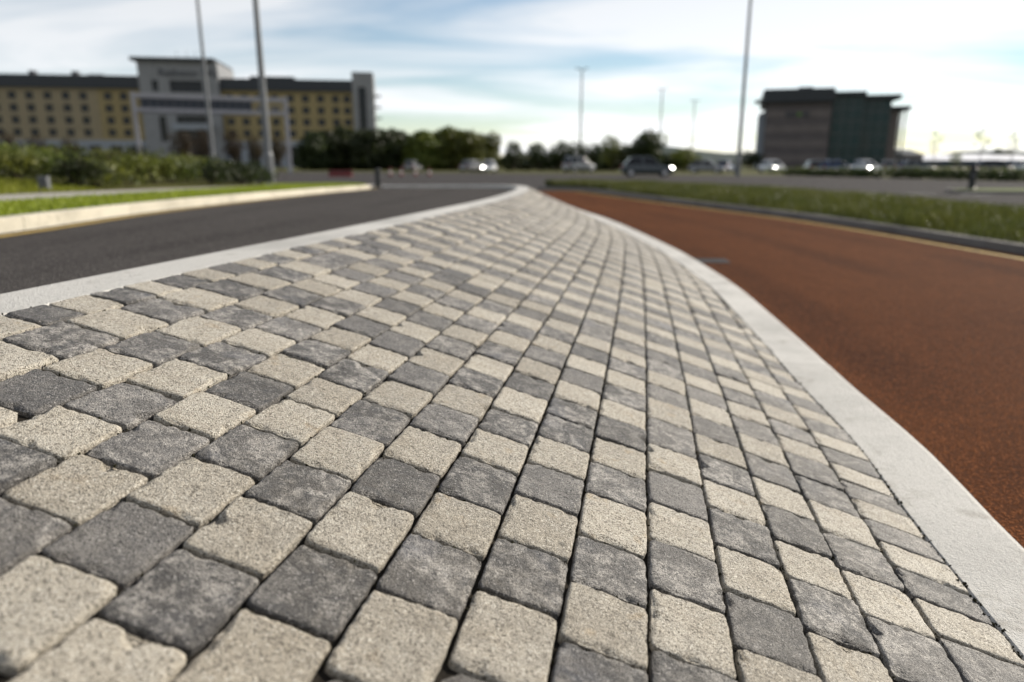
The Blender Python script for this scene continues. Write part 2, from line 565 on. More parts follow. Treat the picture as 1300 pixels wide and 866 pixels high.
YEL = smooth_curve([(5.95, -6), (6.05, 3), (5.95, 8.2), (5.85, 9.6), (5.68, 11.4), (5.25, 13.7), (4.25, 16.5), (3.0, 19.6), (1.95, 22.1), (1.3, 24), (.8, 26.5), (0, 29.5), (-2, 32.5)])
z_rroad = lambda x, y: z_red(y) + .012
red_end = 46
CRO_R = CRO[CRO[:, 1] < 22.6]
YEL_ROAD = offset(YEL, .3)
structure(strip(CRO_R, YEL_ROAD[YEL_ROAD[:, 1] < 22.9], z_rroad, 120, 8).build('red_lane', M['red']))
structure(strip(offset(CRO, 0)[CRO[:, 1] > 22.3], YEL_ROAD[YEL_ROAD[:, 1] > 22.3], lambda x, y: z_red(y) + .006, 60, 4).build('lane_end', M['asphalt_far']))
VERGE_K = offset(YEL, .3)
VERGE_IN = offset(YEL, .45)
VERGE_IN = VERGE_IN[VERGE_IN[:, 1] < 26.4]
VERGE_OUT = smooth_curve([(10.8, -6), (10.8, 6), (10.3, 12), (9.95, 13.9), (9.6, 15.8), (9.0, 18), (7.8, 20.2), (6.0, 21.6), (4.1, 22.9), (2.9, 24.2), (2.1, 25.4), (1.3, 26.4)])
z_verge = lambda x, y: z_red(y) + .105
right_verge = structure(strip(VERGE_IN, VERGE_OUT, z_verge, 90, 6, .08).build('grass_verge', M['rough_grass']))
# its far side drops to the main road
structure(strip(VERGE_OUT, offset(VERGE_OUT, .05), lambda x, y: z_red(y) + .105, 90, 1).build('verge_edge', M['kerb_grey']))
sk = MB()
VO = resample(VERGE_OUT, 90)
VE = resample(offset(VERGE_OUT, .06), 90)
v = [(p[0], p[1], z_verge(*p) + .004) for p in VE] + [(p[0], p[1], -.02) for p in VE]
sk.add(v, [(i, i + 1, 91 + i, 90 + i) for i in range(89)])
structure(sk.build('verge_edge', M['kerb_grey']))

# painted lines
def line(C, w, zf, name, mat):
    return structure(strip(offset(C, -w / 2), offset(C, w / 2), zf, max(20, int(length(C) / .3)), 1).build(name, mat))
line(YEL[YEL[:, 1] < 26], .11, lambda x, y: z_red(y) + .017, 'yellow_line', M['yellow'])
OPP_Y = offset(OPP, .17)
line(OPP_Y[OPP_Y[:, 1] < 24], .1, lambda x, y: z_left(y) - .094, 'yellow_line', M['yellow'])
for (x, y, a) in [(13.4, 27.6, 58), (15.0, 26.6, 60), (16.6, 25.8, 64), (11.6, 29.0, 54), (9.6, 30.6, 50)]:
    c, s = math.cos(R(a)), math.sin(R(a))
    q = [(x + u * s + w * c, y + u * -c + w * s, .005) for u, w in ((-.5, -.07), (.5, -.07), (.5, .07), (-.5, .07))]
    structure(MB().add(q, [(0, 1, 2, 3)]).build('lane_dash', M['white_paint']))

# ------------------------------------------------------------------ kerb stones
def kerb_run(C, side, zf, parent, mat, width=KERB_W, stone=.915, drop=.22, face=.1, name='kerb_stone'):
    """stones along plan curve C (their paving-side edge); side=+1 builds to the right of the curve"""
    L = length(C)
    n = int(L / stone)
    s = np.r_[0, np.cumsum(np.linalg.norm(np.diff(C, axis=0), axis=1))]
    T = np.gradient(C, axis=0)
    T /= np.linalg.norm(T, axis=1)[:, None]
    prof = [(0, -drop), (0, -.006), (.006, 0), (width - .022, -.001), (width - .007, -.006), (width, -.024), (width + .004, -drop)]
    for i in range(n):
        s0, s1 = i * L / n + .0013, (i + 1) * L / n - .0013
        jz, jo = rnd.uniform(-.002, .002), rnd.uniform(-.002, .002)
        rings = []
        for t in np.linspace(s0, s1, 12):
            p = np.array([np.interp(t, s, C[:, 0]), np.interp(t, s, C[:, 1])])
            tt = np.array([np.interp(t, s, T[:, 0]), np.interp(t, s, T[:, 1])])
            tt /= np.linalg.norm(tt)
            nn = np.array([tt[1], -tt[0]]) * side
            z = float(zf(p[0], p[1])) + jz
            rings.append([(*(p + nn * (o + jo)), z + dz) for o, dz in prof])
        if side < 0:
            rings = [r[::-1] for r in rings]
        m_ = MB().loft(rings)
        o = m_.build(name, mat, parent)
        for poly in o.data.polygons:
            poly.use_smooth = False

bed = MB()
A_, B_ = resample(CL, 300), resample(CRI, 300)
def z_bed(x, y):
    if y < 23:
        return z_paving(x, y) - .016
    return 0
bs = strip(CL[CL[:, 1] < 23.2], CRI[CRI[:, 1] < 23.2], lambda x, y: float(z_paving(x, y)) - .015, 260, 14)
island = structure(bs.build('traffic_island', M['sand'], smooth=True))
# narrow tail of the island, filled with concrete
nT = 50
TA, TB = resample(CL[CL[:, 1] > 23.0], nT), resample(CRI[CRI[:, 1] > 23.0], nT)
v = []
for p, q in zip(TA, TB):
    za, zb = float(z_left(p[1])) - .006, float(.12 + z_red(q[1])) - .006
    v += [(p[0], p[1], za), (q[0], q[1], zb)]
tail = MB().add(v, [(2 * i, 2 * i + 1, 2 * i + 3, 2 * i + 2) for i in range(nT - 1)]).build('island_infill', M['path'], island)
kerb_run(CL, -1, lambda x, y: z_left(y) - .0045, island, M['kerb'], stone=2.4)
kerb_run(CRI, 1, lambda x, y: .1175 + z_red(y), island, M['kerb'], width=.245, stone=2.4)
kerb_run(OPP, -1, lambda x, y: z_left(y), left_verge, M['kerb_cream'], width=.16)
for o in list(left_verge.children):
    pass
kerb_run(VERGE_K[VERGE_K[:, 1] < 27], 1, lambda x, y: .125 + z_red(y), right_verge, M['kerb_grey'], width=.15)

# ------------------------------------------------------------------ the paving blocks
D_COL = {-11: .004, -10: .128, -9: .293, -8: .44, -7: .583, -6: .723, -5: .86, -4: 1.001, -3: 1.142, -2: 1.285, -1: 1.43, 0: 1.576,
         1: 1.724, 2: 1.875, 3: 2.024, 4: 2.183, 5: 2.378, 6: 2.525, 7: 2.672, 8: 2.82, 9: 2.968}
PITCH_A = .170
# joints seen in the photograph along each course, and the colour of the block that starts there
SEEN = {
    -11: ([5.735, 5.867, 6.007, 6.137, 6.259, 6.401], 'DLDLDL'),
    -10: ([5.599, 5.784, 5.961, 6.123], 'DLDL'),
    -9: ([5.532, 5.702, 5.877, 6.065], 'LDLD'),
    -8: ([5.270, 5.42, 5.585, 5.763], 'LDLD'),
    -7: ([5.142, 5.304, 5.479, 5.643, 5.812], 'LDLDL'),
    -6: ([5.064, 5.226, 5.4, 5.567, 5.742, 5.906], 'DLDLLD'),
    -5: ([5.003, 5.17, 5.338, 5.498, 5.677, 5.865, 6.041], 'DLDLDLD'),
    -4: ([5.106, 5.275, 5.457, 5.63, 5.807, 5.979, 6.15, 6.31], 'DLDLDLDL'),
    -3: ([5.051, 5.232, 5.404, 5.569, 5.751, 5.922, 6.082, 6.263, 6.427], 'LDLDLDLDL'),
    -2: ([5.14, 5.32, 5.488, 5.663, 5.833, 6.0, 6.17, 6.326, 6.485, 6.643], 'LDLDLDDLDL'),
    -1: ([5.27, 5.432, 5.595, 5.782, 5.951, 6.13, 6.297, 6.449, 6.611, 6.783], 'LDLDLDLDLD'),
    0: ([5.333, 5.502, 5.674, 5.848, 6.037, 6.21, 6.425, 6.608], 'LDLDLDLD'),
    1: ([5.419, 5.588, 5.757, 5.938, 6.096, 6.27, 6.425, 6.595, 6.767, 6.93], 'DLDLDLDLDL'),
    2: ([5.551, 5.729, 5.894, 6.073, 6.241, 6.406, 6.568, 6.744, 6.912], 'DLDLDLDLD'),
    3: ([5.508, 5.69, 5.866, 6.038, 6.207, 6.377, 6.55, 6.7, 6.866, 7.039], 'DLDLDDLDLD'),
    4: ([5.717, 5.852, 5.974, 6.099, 6.225, 6.35, 6.475, 6.604, 6.741], 'LDLDLDLDL'),
}
prng = random.Random(21)

def paver_profile(n_side, seed, rounds=True):
    """tumbled block on a unit square footprint (x across, y along), top at z = 0"""
    q = random.Random(seed)
    base = []
    per = 4 * n_side
    cr = [q.uniform(.02, .085) for _ in range(4)]
    for k in range(per):
        e, t = divmod(k, n_side)
        u = (t + .5) / n_side * 2 - 1          # along the edge, -1..1
        c0, c1 = (cr[e], cr[(e + 1) % 4])
        pull = 0
        if u < -1 + 2.4 / n_side:
            pull = c0 * .42
        if u > 1 - 2.4 / n_side:
            pull = c1 * .42
        x, y = ((u, -1), (1, u), (-u, 1), (-1, -u))[e]
        nx, ny = ((0, -1), (1, 0), (0, 1), (-1, 0))[e]
        w = q.uniform(-.013, .013) + .004 * math.sin(k * .7 + seed)
        base.append(Vector(((x * .995 - nx * (pull + w)) * .5, (y * .995 - ny * (pull + w)) * .5, 0)))
    chip = [q.uniform(0, 1) ** 3 for _ in range(per)]
    for _ in range(3):                         # a few broken arrises
        k0 = q.randrange(per)
        for dk, am in ((-1, .7), (0, 1.6), (1, 1.2), (2, .5)):
            chip[(k0 + dk) % per] += am * q.uniform(.5, 1.2)
    def ring(inset, z, jz=0):
        out = []
        for p, c in zip(base, chip):
            k = 1 - 2 * inset * (1 + .9 * c) - (.012 * c if inset else .006 * c)
            out.append((p.x * k, p.y * k, z - (.003 * c if jz else 0) + q.uniform(-jz, jz)))
        return out
    mb = MB()
    rings = [ring(0, -.06), ring(.0, -.006), ring(.006, -.0022, .0008), ring(.018, -.0006, .0005), ring(.034, 0), ring(.05, 0)]
    n = per
    v = [p for r in rings for p in r]
    f = [(k * n + i, k * n + (i + 1) % n, (k + 1) * n + (i + 1) % n, (k + 1) * n + i) for k in range(5) for i in range(n)]
    f.append(tuple(range(5 * n, 6 * n)))
    mb.add(v, f)
    return mb

VARIANTS = [paver_profile(14, 100 + i).mesh('paver', [M['paver_light']], True) for i in range(12)]
LOW = [paver_profile(3, 300 + i) for i in range(8)]

cands = []
a_end = float(np.interp(23.0, CL[:, 1][CL[:, 1] < 25], S_ALONG[CL[:, 1] < 25]))
for c in range(-11, 9):
    d0, d1 = D_COL[c], D_COL[c + 1]
    pitch = PITCH_A if c != 4 else .150
    if c == -11:
        pitch = .145
    if c in SEEN:
        J, colr = list(SEEN[c][0]), SEEN[c][1]
    else:
        J, colr = [5.6 + prng.uniform(0, .17)], prng.choice('DL')
    cols_ = list(colr)
    while J[0] > 3.2:
        J.insert(0, J[0] - pitch * prng.uniform(.97, 1.03))
        cols_.insert(0, 'D' if cols_[0] == 'L' else 'L')
    while J[-1] < a_end:
        J.append(J[-1] + pitch * prng.uniform(.95, 1.05))
        same = prng.random() < .07
        cols_.append(cols_[-1] if same else ('D' if cols_[-1] == 'L' else 'L'))
    for j in range(len(J) - 1):
        cands.append((c, d0, d1, J[j], J[j + 1], cols_[j]))

def right_side(p):
    """signed distance inside the right kerb (positive = on the paving), with the kerb's normal"""
    i = int(np.argmin(((CRI - p[:2]) ** 2).sum(1)))
    i = min(max(i, 1), len(CRI) - 2)
    t = CRI[i + 1] - CRI[i - 1]
    t /= np.linalg.norm(t)
    n = np.array([-t[1], t[0]])
    return float((p[:2] - CRI[i]) @ n), CRI[i], n

placed = []
for (c, d0, d1, a0, a1, colr) in cands:
    gap = .0018
    dm, am = (d0 + d1) / 2, (a0 + a1) / 2
    P = pave_point(am, dm)
    if P[1] > 22.8 or P[1] < -.9:
        continue
    e0, e1 = pave_point(am, d0 + gap), pave_point(am, d1 - gap)
    f0, f1 = pave_point(a0 + gap, dm), pave_point(a1 - gap, dm)
    corners = [pave_point(a, d) for a in (a0, a1) for d in (d0, d1)]
    ins = [right_side(q)[0] - .004 for q in corners]
    if max(ins) < .03:
        continue
    ax, ay = Vector(e1 - e0), Vector(f1 - f0)
    w, l = ax.length, ay.length
    ay.normalize()
    ax = (ax - ay * ax.dot(ay)).normalized()
    az = ax.cross(ay)
    tilt = Matrix.Rotation(R(prng.uniform(-1.1, 1.1)), 3, 'X') @ Matrix.Rotation(R(prng.uniform(-1.1, 1.1)), 3, 'Y') @ Matrix.Rotation(R(prng.uniform(-.9, .9)), 3, 'Z')
    rot = Matrix((ax, ay, az)).transposed() @ tilt
    k = prng.randrange(4)
    ps = [(float(q[0]), float(q[1]), float(q[2])) for q in corners]
    # how large it shows in the photograph
    area, vis = 0., False
    sp = []
    for q in ps:
        yc = q[1] * math.cos(PITCH) - (q[2] - CAM_H) * math.sin(PITCH)
        zc = q[1] * math.sin(PITCH) + (q[2] - CAM_H) * math.cos(PITCH)
        if yc < .1:
            sp = None
            break
        sp.append((650 + F_PX * q[0] / yc, 433 - F_PX * zc / yc))
    if sp:
        mx, my = sum(q[0] for q in sp) / 4, sum(q[1] for q in sp) / 4
        o_ = [sp[0], sp[1], sp[3], sp[2]]
        area = abs(sum(o_[i][0] * o_[(i + 1) % 4][1] - o_[(i + 1) % 4][0] * o_[i][1] for i in range(4))) / 2
        vis = -60 < mx < 1360 and my < 920
    placed.append(dict(P=Vector(P) + az * prng.uniform(-.0022, .0018), rot=rot, w=w * prng.uniform(.985, 1.0), l=l * prng.uniform(.98, 1.0),
                       col=colr, clip=min(ins) < 0, size=area if vis else -1, tone=prng.random(), var=prng.randrange(12), quarter=k))
placed.sort(key=lambda q: -q['size'])

def clip_mesh(me_verts_world_bm, P):
    dist, foot, n = right_side(np.array(P))
    co = Vector((foot[0] + n[0] * .004, foot[1] + n[1] * .004, P[2]))
    geom = me_verts_world_bm.verts[:] + me_verts_world_bm.edges[:] + me_verts_world_bm.faces[:]
    r = bmesh.ops.bisect_plane(me_verts_world_bm, geom=geom, plane_co=co, plane_no=Vector((-n[0], -n[1], 0)), clear_outer=True)
    ed = [e for e in r['geom_cut'] if isinstance(e, bmesh.types.BMEdge)]
    try:
        bmesh.ops.contextual_create(me_verts_world_bm, geom=ed)
    except Exception:
        pass

QUARTER = [Matrix.Rotation(R(90) * i, 3, 'Z') for i in range(4)]
far = MB()
far_tone = []
for i, q in enumerate(placed):
    sc = Matrix.Diagonal((q['w'], q['l'], 1))
    mat3 = q['rot'] @ sc @ QUARTER[q['quarter']]
    m4 = Matrix.Translation(q['P']) @ mat3.to_4x4()
    if i < 300:
        me = VARIANTS[q['var']]
        if q['clip']:
            bm = bmesh.new()
            bm.from_mesh(me)
            bm.transform(m4)
            clip_mesh(bm, q['P'])
            bm.transform(m4.inverted())
            me = bpy.data.meshes.new('paver')
            bm.to_mesh(me)
            bm.free()
            me.materials.append(M['paver_light'])
            if not me.polygons:
                continue
        o = bpy.data.objects.new('paver', me)
        COL.objects.link(o)
        o.parent = island
        o.matrix_world = m4
        o.material_slots[0].link = 'OBJECT'
        o.material_slots[0].material = M['paver_dark' if q['col'] == 'D' else 'paver_light']
    else:
        src = LOW[q['var'] % 8]
        if q['clip']:
            bm = bmesh.new()
            vs = [bm.verts.new(m4 @ Vector(v)) for v in src.v]
            for f in src.f:
                bm.faces.new([vs[k] for k in f])
            clip_mesh(bm, q['P'])
            bm.verts.index_update()
            vv = [tuple(v.co) for v in bm.verts]
            ff = [tuple(v.index for v in f.verts) for f in bm.faces]
            bm.free()
        else:
            vv = [tuple(m4 @ Vector(v)) for v in src.v]
            ff = src.f
        if ff:
            far.add(vv, ff, 0 if q['col'] == 'L' else 1)
            far_tone += [q['tone']] * len(vv)
o = far.build('paver_field', [M['paver_light'], M['paver_dark']], island, smooth=True)
at = o.data.attributes.new('tone', 'FLOAT', 'POINT')
at.data.foreach_set('value', far_tone)
o['kind'] = 'stuff'

# crumbs of moss and grit in the joints, thick along the right-hand kerb
mo = MB()
ico = [(0, 0, 1), (.9, 0, .2), (-.3, .85, .2), (-.3, -.85, .2), (0, 0, -.8)]
icf = [(0, 1, 2), (0, 2, 3), (0, 3, 1), (4, 2, 1), (4, 3, 2), (4, 1, 3)]
def crumb(p, r):
    rot = Matrix.Rotation(prng.uniform(0, 6.28), 3, 'Z') @ Matrix.Rotation(prng.uniform(-.6, .6), 3, 'X')
    mo.add([tuple(Vector(p) + rot @ Vector(q) * r * prng.uniform(.6, 1.3)) for q in ico], icf)
for s_ in np.linspace(0, 1, 3200):
    i = int(np.interp(s_, [0, 1], [40, 300]))
    p = CRI[i] + np.random.RandomState(int(s_ * 1e6)).normal(0, .0055, 2) + np.array([prng.uniform(-.02, .02), prng.uniform(-.02, .02)]) * .3
    t = CRI[i + 1] - CRI[i - 1]
    p = p + t * prng.uniform(-.5, .5)
    crumb((p[0], p[1], float(z_paving(p[0], p[1])) - .004 + prng.uniform(-.004, .004)), prng.choice((.002, .003, .004, .005, .007)))
for (c, d0, d1, a0, a1, colr) in cands:
    if a0 > 8.5 or a0 < 4.4:
        continue
    for _ in range(5):
        if prng.random() < .6:
            a, d = prng.uniform(a0, a1), d0 + prng.uniform(-.003, .003)
        else:
            a, d = a0 + prng.uniform(-.003, .003), prng.uniform(d0, d1)
        p = pave_point(a, d)
        if right_side(p)[0] < .01:
            continue
        crumb((p[0], p[1], p[2] - prng.uniform(.004, .010)), prng.choice((.0015, .002, .003, .004)))
tag(mo.build('moss', M['moss']), 'dark moss and grit crumbs in the joints along the pale kerb', 'moss', kind='stuff')

# gully grate beside the right-hand kerb
gr = empty('gully_grate', (2.26, 8.1, 0), R(-2))
gr.scale = (.85, .7, 1)
fr = MB()
zt = .018
for x0, x1, y0, y1 in ((-.24, -.205, -.24, .24), (.205, .24, -.24, .24), (-.205, .205, -.24, -.2), (-.205, .205, .2, .24)):
    fr.box(x0, x1, y0, y1, .004, zt)
M['iron'] = plain('cast_iron', (.03, .028, .027), .6, 30, .3, .5, .4)
fr.build('frame', M['iron'], gr)
MB().box(-.204, .204, -.199, .199, .002, .0128).build('sump', M['sand'], gr)
for i in range(9):
    x = -.18 + i * .045
    MB().box(x - .012, x + .012, -.198, .198, .0135, .0165).build('bar', M['iron'], gr)
tag(gr, 'dark cast iron gully grate set in the red lane beside the kerb', 'drain grate')

# ------------------------------------------------------------------ grass
def blades(name, mat, spots, hmin, hmax, wid, seed, label):
    q = random.Random(seed)
    mb = MB()
    v, f = [], []
    for (x, y, z) in spots:
        h = q.uniform(hmin, hmax)
        a = q.uniform(0, 6.283)
        dx, dy = math.cos(a) * wid * q.uniform(.6, 1.3), math.sin(a) * wid * q.uniform(.6, 1.3)
        lx, ly = q.gauss(0, .35) * h, q.gauss(0, .35) * h
        b = len(v)
        v += [(x - dx, y - dy, z), (x + dx, y + dy, z), (x + lx * .4 + dx * .7, y + ly * .4 + dy * .7, z + h * .6), (x + lx * .4 - dx * .7, y + ly * .4 - dy * .7, z + h * .6), (x + lx, y + ly, z + h)]
        f += [(b, b + 1, b + 2, b + 3), (b + 3, b + 2, b + 4)]
    mb.v, mb.f, mb.m = v, f, [0] * len(f)
    o = mb.build(name, mat)
    tag(o, label, 'grass', kind='stuff')
    return o

def strip_spots(A, B, zf, n, seed, bulge=0., ymin=-2, ymax=40, clump=None):
    q = random.Random(seed)
    A, B = resample(A, 400), resample(B, 400)
    out = []
    while len(out) < n:
        i, u = q.randrange(400), q.random()
        p = A[i] * (1 - u) + B[i] * u
        if not ymin < p[1] < ymax:
            continue
        if clump and (math.sin(p[0] * 2.9 + 1.7 * math.sin(p[1] * 1.3)) * math.sin(p[1] * 2.3 + p[0]) + q.uniform(-.9, .9)) < clump:
            continue
        out.append((p[0] + q.gauss(0, .03), p[1] + q.gauss(0, .03), float(zf(p[0], p[1])) + bulge * 4 * u * (1 - u) - .005))
    return out
blades('grass', M['blade'], strip_spots(VERGE_IN, VERGE_OUT, z_verge, 52000, 3, .08, 3, 27), .06, .2, .007, 4, 'rough grass of the verge between red lane and main road')
blades('grass', M['blade'], strip_spots(VERGE_IN, VERGE_OUT, z_verge, 16000, 33, .08, 3, 27, .35), .14, .25, .009, 44, 'taller grass tufts standing in the rough verge beyond red lane')
blades('grass', M['blade_lawn'], strip_spots(OPPK, PATH_LO, lambda x, y: z_left(y) - .012, 26000, 5, .03, 2, 26), .03, .07, .006, 6, 'mown bright grass strip between cream kerb and footpath')
LAWN_B = smooth_curve([(-12, -4), (-12, 3), (-12, 8), (-11.5, 10), (-11, 13)])
LAWN_A = PATH_HI[PATH_HI[:, 1] < 12.5]
blades('grass', M['blade_lawn'], strip_spots(LAWN_A, LAWN_B, z_bank, 24000, 8, 0, 4, 13), .04, .09, .008, 9, 'bright lawn on the bank beside the footpath')
# ------------------------------------------------------------------ materials of the things
M['cream_wall'] = plain('cream_render', (.255, .212, .14), .85, .6, .12, .2)
M['buff_wall'] = plain('buff_render', (.26, .207, .105), .85, .6, .12, .2)
M['grey_wall'] = plain('grey_cladding', (.2, .203, .21), .6, .5, .12, .4)
M['pale_wall'] = plain('pale_blue_grey_render', (.24, .26, .29), .8, .6, .1, .3)
M['slate'] = plain('dark_roof_slate', (.018, .022, .028), .55, 1.5, .25, .4)
M['glass'] = plain('window_glass', (.006, .008, .011), .12, .5, .2, .25)
M['teal_glass'] = plain('teal_glazing', (.003, .026, .028), .2, .4, .3, .25)
M['frame'] = plain('window_frame', (.03, .028, .026), .5, 3, .1, .4)
M['stone'] = plain('grey_brown_stone', (.13, .112, .108), .85, .8, .15, .25)
M['stone_band'] = plain('dark_stone_band', (.095, .083, .084), .85, .8, .15, .25)
M['steel'] = plain('galvanised_steel', (.13, .135, .14), .5, 3, .15, .4, .3)
M['pale_steel'] = plain('pale_painted_steel', (.30, .292, .305), .5, 3, .12, .3)
M['steel_dark'] = plain('dark_steel', (.09, .09, .10), .5, 3, .15, .5, .3)
M['panel_back'] = plain('dark_blue_panel', (.028, .036, .05), .5, 2, .2, .4)
M['black'] = plain('black_plastic', (.012, .012, .013), .5, 8, .2, .4)
M['sign_letter'] = plain('dark_lettering', (.03, .035, .045), .5, 5, .1, .4)
M['sign_green'] = plain('green_lettering', (.06, .13, .02), .5, 5, .1, .4)
M['white_roof'] = plain('white_sheet_roof', (.62, .62, .64), .5, .3, .08, .4)
M['blue_wall'] = plain('blue_grey_sheet_wall', (.03, .05, .075), .6, .4, .15, .4)
M['rubber'] = plain('tyre_rubber', (.014, .014, .014), .85, 20, .2, .2)
M['rim'] = plain('alloy_rim', (.4, .4, .42), .3, 20, .1, .5, .8)
M['lamp_red'] = plain('tail_lamp', (.25, .012, .01), .2, 20, .1, .6)
M['lamp_clear'] = plain('headlamp_glass', (.7, .72, .75), .08, 20, .05, .8)
M['plate'] = plain('number_plate', (.6, .6, .58), .5, 20, .05, .4)
M['red_plastic'] = plain('red_plastic', (.16, .02, .02), .5, 6, .15, .4)
M['white_plastic'] = plain('white_plastic', (.62, .62, .62), .5, 6, .1, .4)
M['concrete'] = plain('weathered_concrete', (.30, .29, .27), .85, 4, .15, .3)
M['hill'] = plain('hill_grass', (.05, .065, .06), .95, .01, .3, .1)
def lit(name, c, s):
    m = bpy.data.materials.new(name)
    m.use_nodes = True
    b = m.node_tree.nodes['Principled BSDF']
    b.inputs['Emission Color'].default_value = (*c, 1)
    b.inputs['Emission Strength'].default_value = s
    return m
M['lamp_and_glint'] = lit('headlamp_and_glint', (1, .97, .9), 28)  # the moving car's headlamps, and the sun glints added on parked cars
def paint(name, c):
    return plain(name, c, .3, 2, .06, .5, 0, Coat_Weight=.5, Coat_Roughness=.05)

# ------------------------------------------------------------------ walls with openings
def wall_openings(w, h, holes, depth=.3):
    """front face in the XZ plane (y = 0, outside towards -Y) with real openings and reveals"""
    xs = sorted({0, w} | {x for q in holes for x in (q[0], q[1])})
    zs = sorted({0, h} | {z for q in holes for z in (q[2], q[3])})
    mb = MB()
    inside = lambda x, z: any(q[0] < x < q[1] and q[2] < z < q[3] for q in holes)
    for i in range(len(xs) - 1):
        for j in range(len(zs) - 1):
            if xs[i + 1] - xs[i] < 1e-4 or zs[j + 1] - zs[j] < 1e-4:
                continue
            if not inside((xs[i] + xs[i + 1]) / 2, (zs[j] + zs[j + 1]) / 2):
                mb.add([(xs[i], 0, zs[j]), (xs[i + 1], 0, zs[j]), (xs[i + 1], 0, zs[j + 1]), (xs[i], 0, zs[j + 1])], [(0, 1, 2, 3)])
    for x0, x1, z0, z1 in holes:
        for a, b in (((x0, z0), (x0, z1)), ((x0, z1), (x1, z1)), ((x1, z1), (x1, z0)), ((x1, z0), (x0, z0))):
            mb.add([(a[0], 0, a[1]), (b[0], 0, b[1]), (b[0], depth, b[1]), (a[0], depth, a[1])], [(0, 1, 2, 3)])
    return mb

def window_mesh(w, h):
    p = MB().box(-w / 2, w / 2, .16, .18, 0, h).mesh('pane', [M['glass']])
    f = MB()
    t = .07
    for x0, x1, z0, z1 in ((-w / 2, w / 2, 0, t), (-w / 2, w / 2, h - t, h), (-w / 2, -w / 2 + t, t, h - t), (w / 2 - t, w / 2, t, h - t), (-t / 2, t / 2, t, h - t)):
        f.box(x0, x1, .1, .159, z0, z1)
    return p, f.mesh('window', [M['frame']])

def put_window(parent, meshes, x, z, y=0.):
    f = link(bpy.data.objects.new('window', meshes[1]), parent)
    f.location = (x, y, z)
    p = link(bpy.data.objects.new('pane', meshes[0]), f)
    return f

# ------------------------------------------------------------------ the hotel
YH0, YH1 = 172., 187.
H0 = Vector((px_x(-70, YH0, 12), YH0, -.03))
H1 = Vector((px_x(476, YH1, 12), YH1, -.03))
hd = (H1 - H0).normalized()
HL = (H1 - H0).length
hotel = empty('hotel', H0, math.atan2(hd.y, hd.x))
def hs(px):
    """distance along the facade of an image column"""
    k = (px - 650) / F_PX * (math.cos(PITCH) - 11 / 178 * math.sin(PITCH))
    # point H0 + hd*s with x = k*y
    return (k * H0.y - H0.x) / (hd.x - k * hd.y)
def hz(py, px):
    return px_z(py, H0.y + hd.y * hs(px)) + .03
S_T0, S_T1, S_E0 = hs(184), hs(283), hs(449)
z_wall, z_roof, z_base = hz(111, 90), hz(95, 90), hz(178, 90)
rows_z = [hz(y + 4.5, 90) for y in (168.5, 153, 137.5, 122)]
wm = window_mesh(1.75, 1.75)
def wing(s0, s1, cols, mat):
    holes = [(s - .875 - s0, s + .875 - s0, z - z_base, z + 1.75 - z_base) for s in cols for z in rows_z if s0 < s - 1 and s + 1 < s1]
    wl = wall_openings(s1 - s0, z_wall - z_base, holes)
    wl.box(0, s1 - s0, 14, 14.3, 0, z_wall - z_base)
    wl.box(0, .3, .02, 13.9, 0, z_wall - z_base - .01)
    wl.box(s1 - s0 - .3, s1 - s0, .02, 13.9, 0, z_wall - z_base - .01)
    o = wl.build('wall', mat, hotel)
    o.location = (s0, 0, z_base)
    for s in cols:
        if s0 < s - 1 and s + 1 < s1:
            for z in rows_z:
                put_window(hotel, wm, s, z)
lw = [hs(p) for p in (-44, -24, -3, 19, 41, 64, 87, 109)]
wing(0, hs(127), lw, M['cream_wall'])
wing(hs(127) + .01, S_T0, [hs(140), hs(160)], M['buff_wall'])
wing(S_T1, S_E0, [hs(p) for p in (293, 312, 331, 350, 370, 389, 408, 427, 445)][:-1] + [hs(441.5)], M['buff_wall'])
# ground floor: plain paler storey set 0.3 m forward, with wide openings
def base(s0, s1, mat):
    n = max(2, int((s1 - s0) / 4.4))
    st = (s1 - s0) / n
    holes = [((i + .5) * st - 1.3, (i + .5) * st + 1.3, .3, z_base - 1.2) for i in range(n)]
    b = wall_openings(s1 - s0, z_base, holes, .4)
    b.add([(0, 0, z_base), (s1 - s0, 0, z_base), (s1 - s0, .4, z_base), (0, .4, z_base)], [(0, 1, 2, 3)])
    o = b.build('wall', mat, hotel)
    o.location = (s0, -.3, 0)
    m_ = window_mesh(2.6, z_base - 1.5)
    for i in range(n):
        put_window(hotel, m_, s0 + (i + .5) * st, .3, -.1)
base(0, S_T0, M['pale_wall'])
base(S_T1, S_E0, M['pale_wall'])
# dark mansard roof
def roof(s0, s1, z1):
    r = MB()
    v = [(s0, -.7, z_wall - .1), (s1, -.7, z_wall - .1), (s1, -.5, z1), (s0, -.5, z1), (s0, 15, z_wall - .1), (s1, 15, z_wall - .1), (s1, 14.4, z1), (s0, 14.4, z1)]
    r.add(v, [(0, 1, 2, 3), (3, 2, 6, 7), (5, 4, 7, 6), (0, 3, 7, 4), (1, 5, 6, 2), (0, 4, 5, 1)])
    return r.build('roof', M['slate'], hotel)
rf = roof(-.5, S_T0 - .05, z_roof)
for p in (38, 93, 115, 125):
    s = hs(p)
    MB().box(s - .7, s + .7, 4, 5.5, z_roof, z_roof + (1.3 if p < 100 else .7)).build('roof_vent', M['steel_dark'], rf)
rf = roof(S_T1 + .05, S_E0, z_roof - .2)
MB().box(hs(318), hs(374), 3, 8, z_roof - .2, z_roof + .75).build('plant_room', M['slate'], rf)
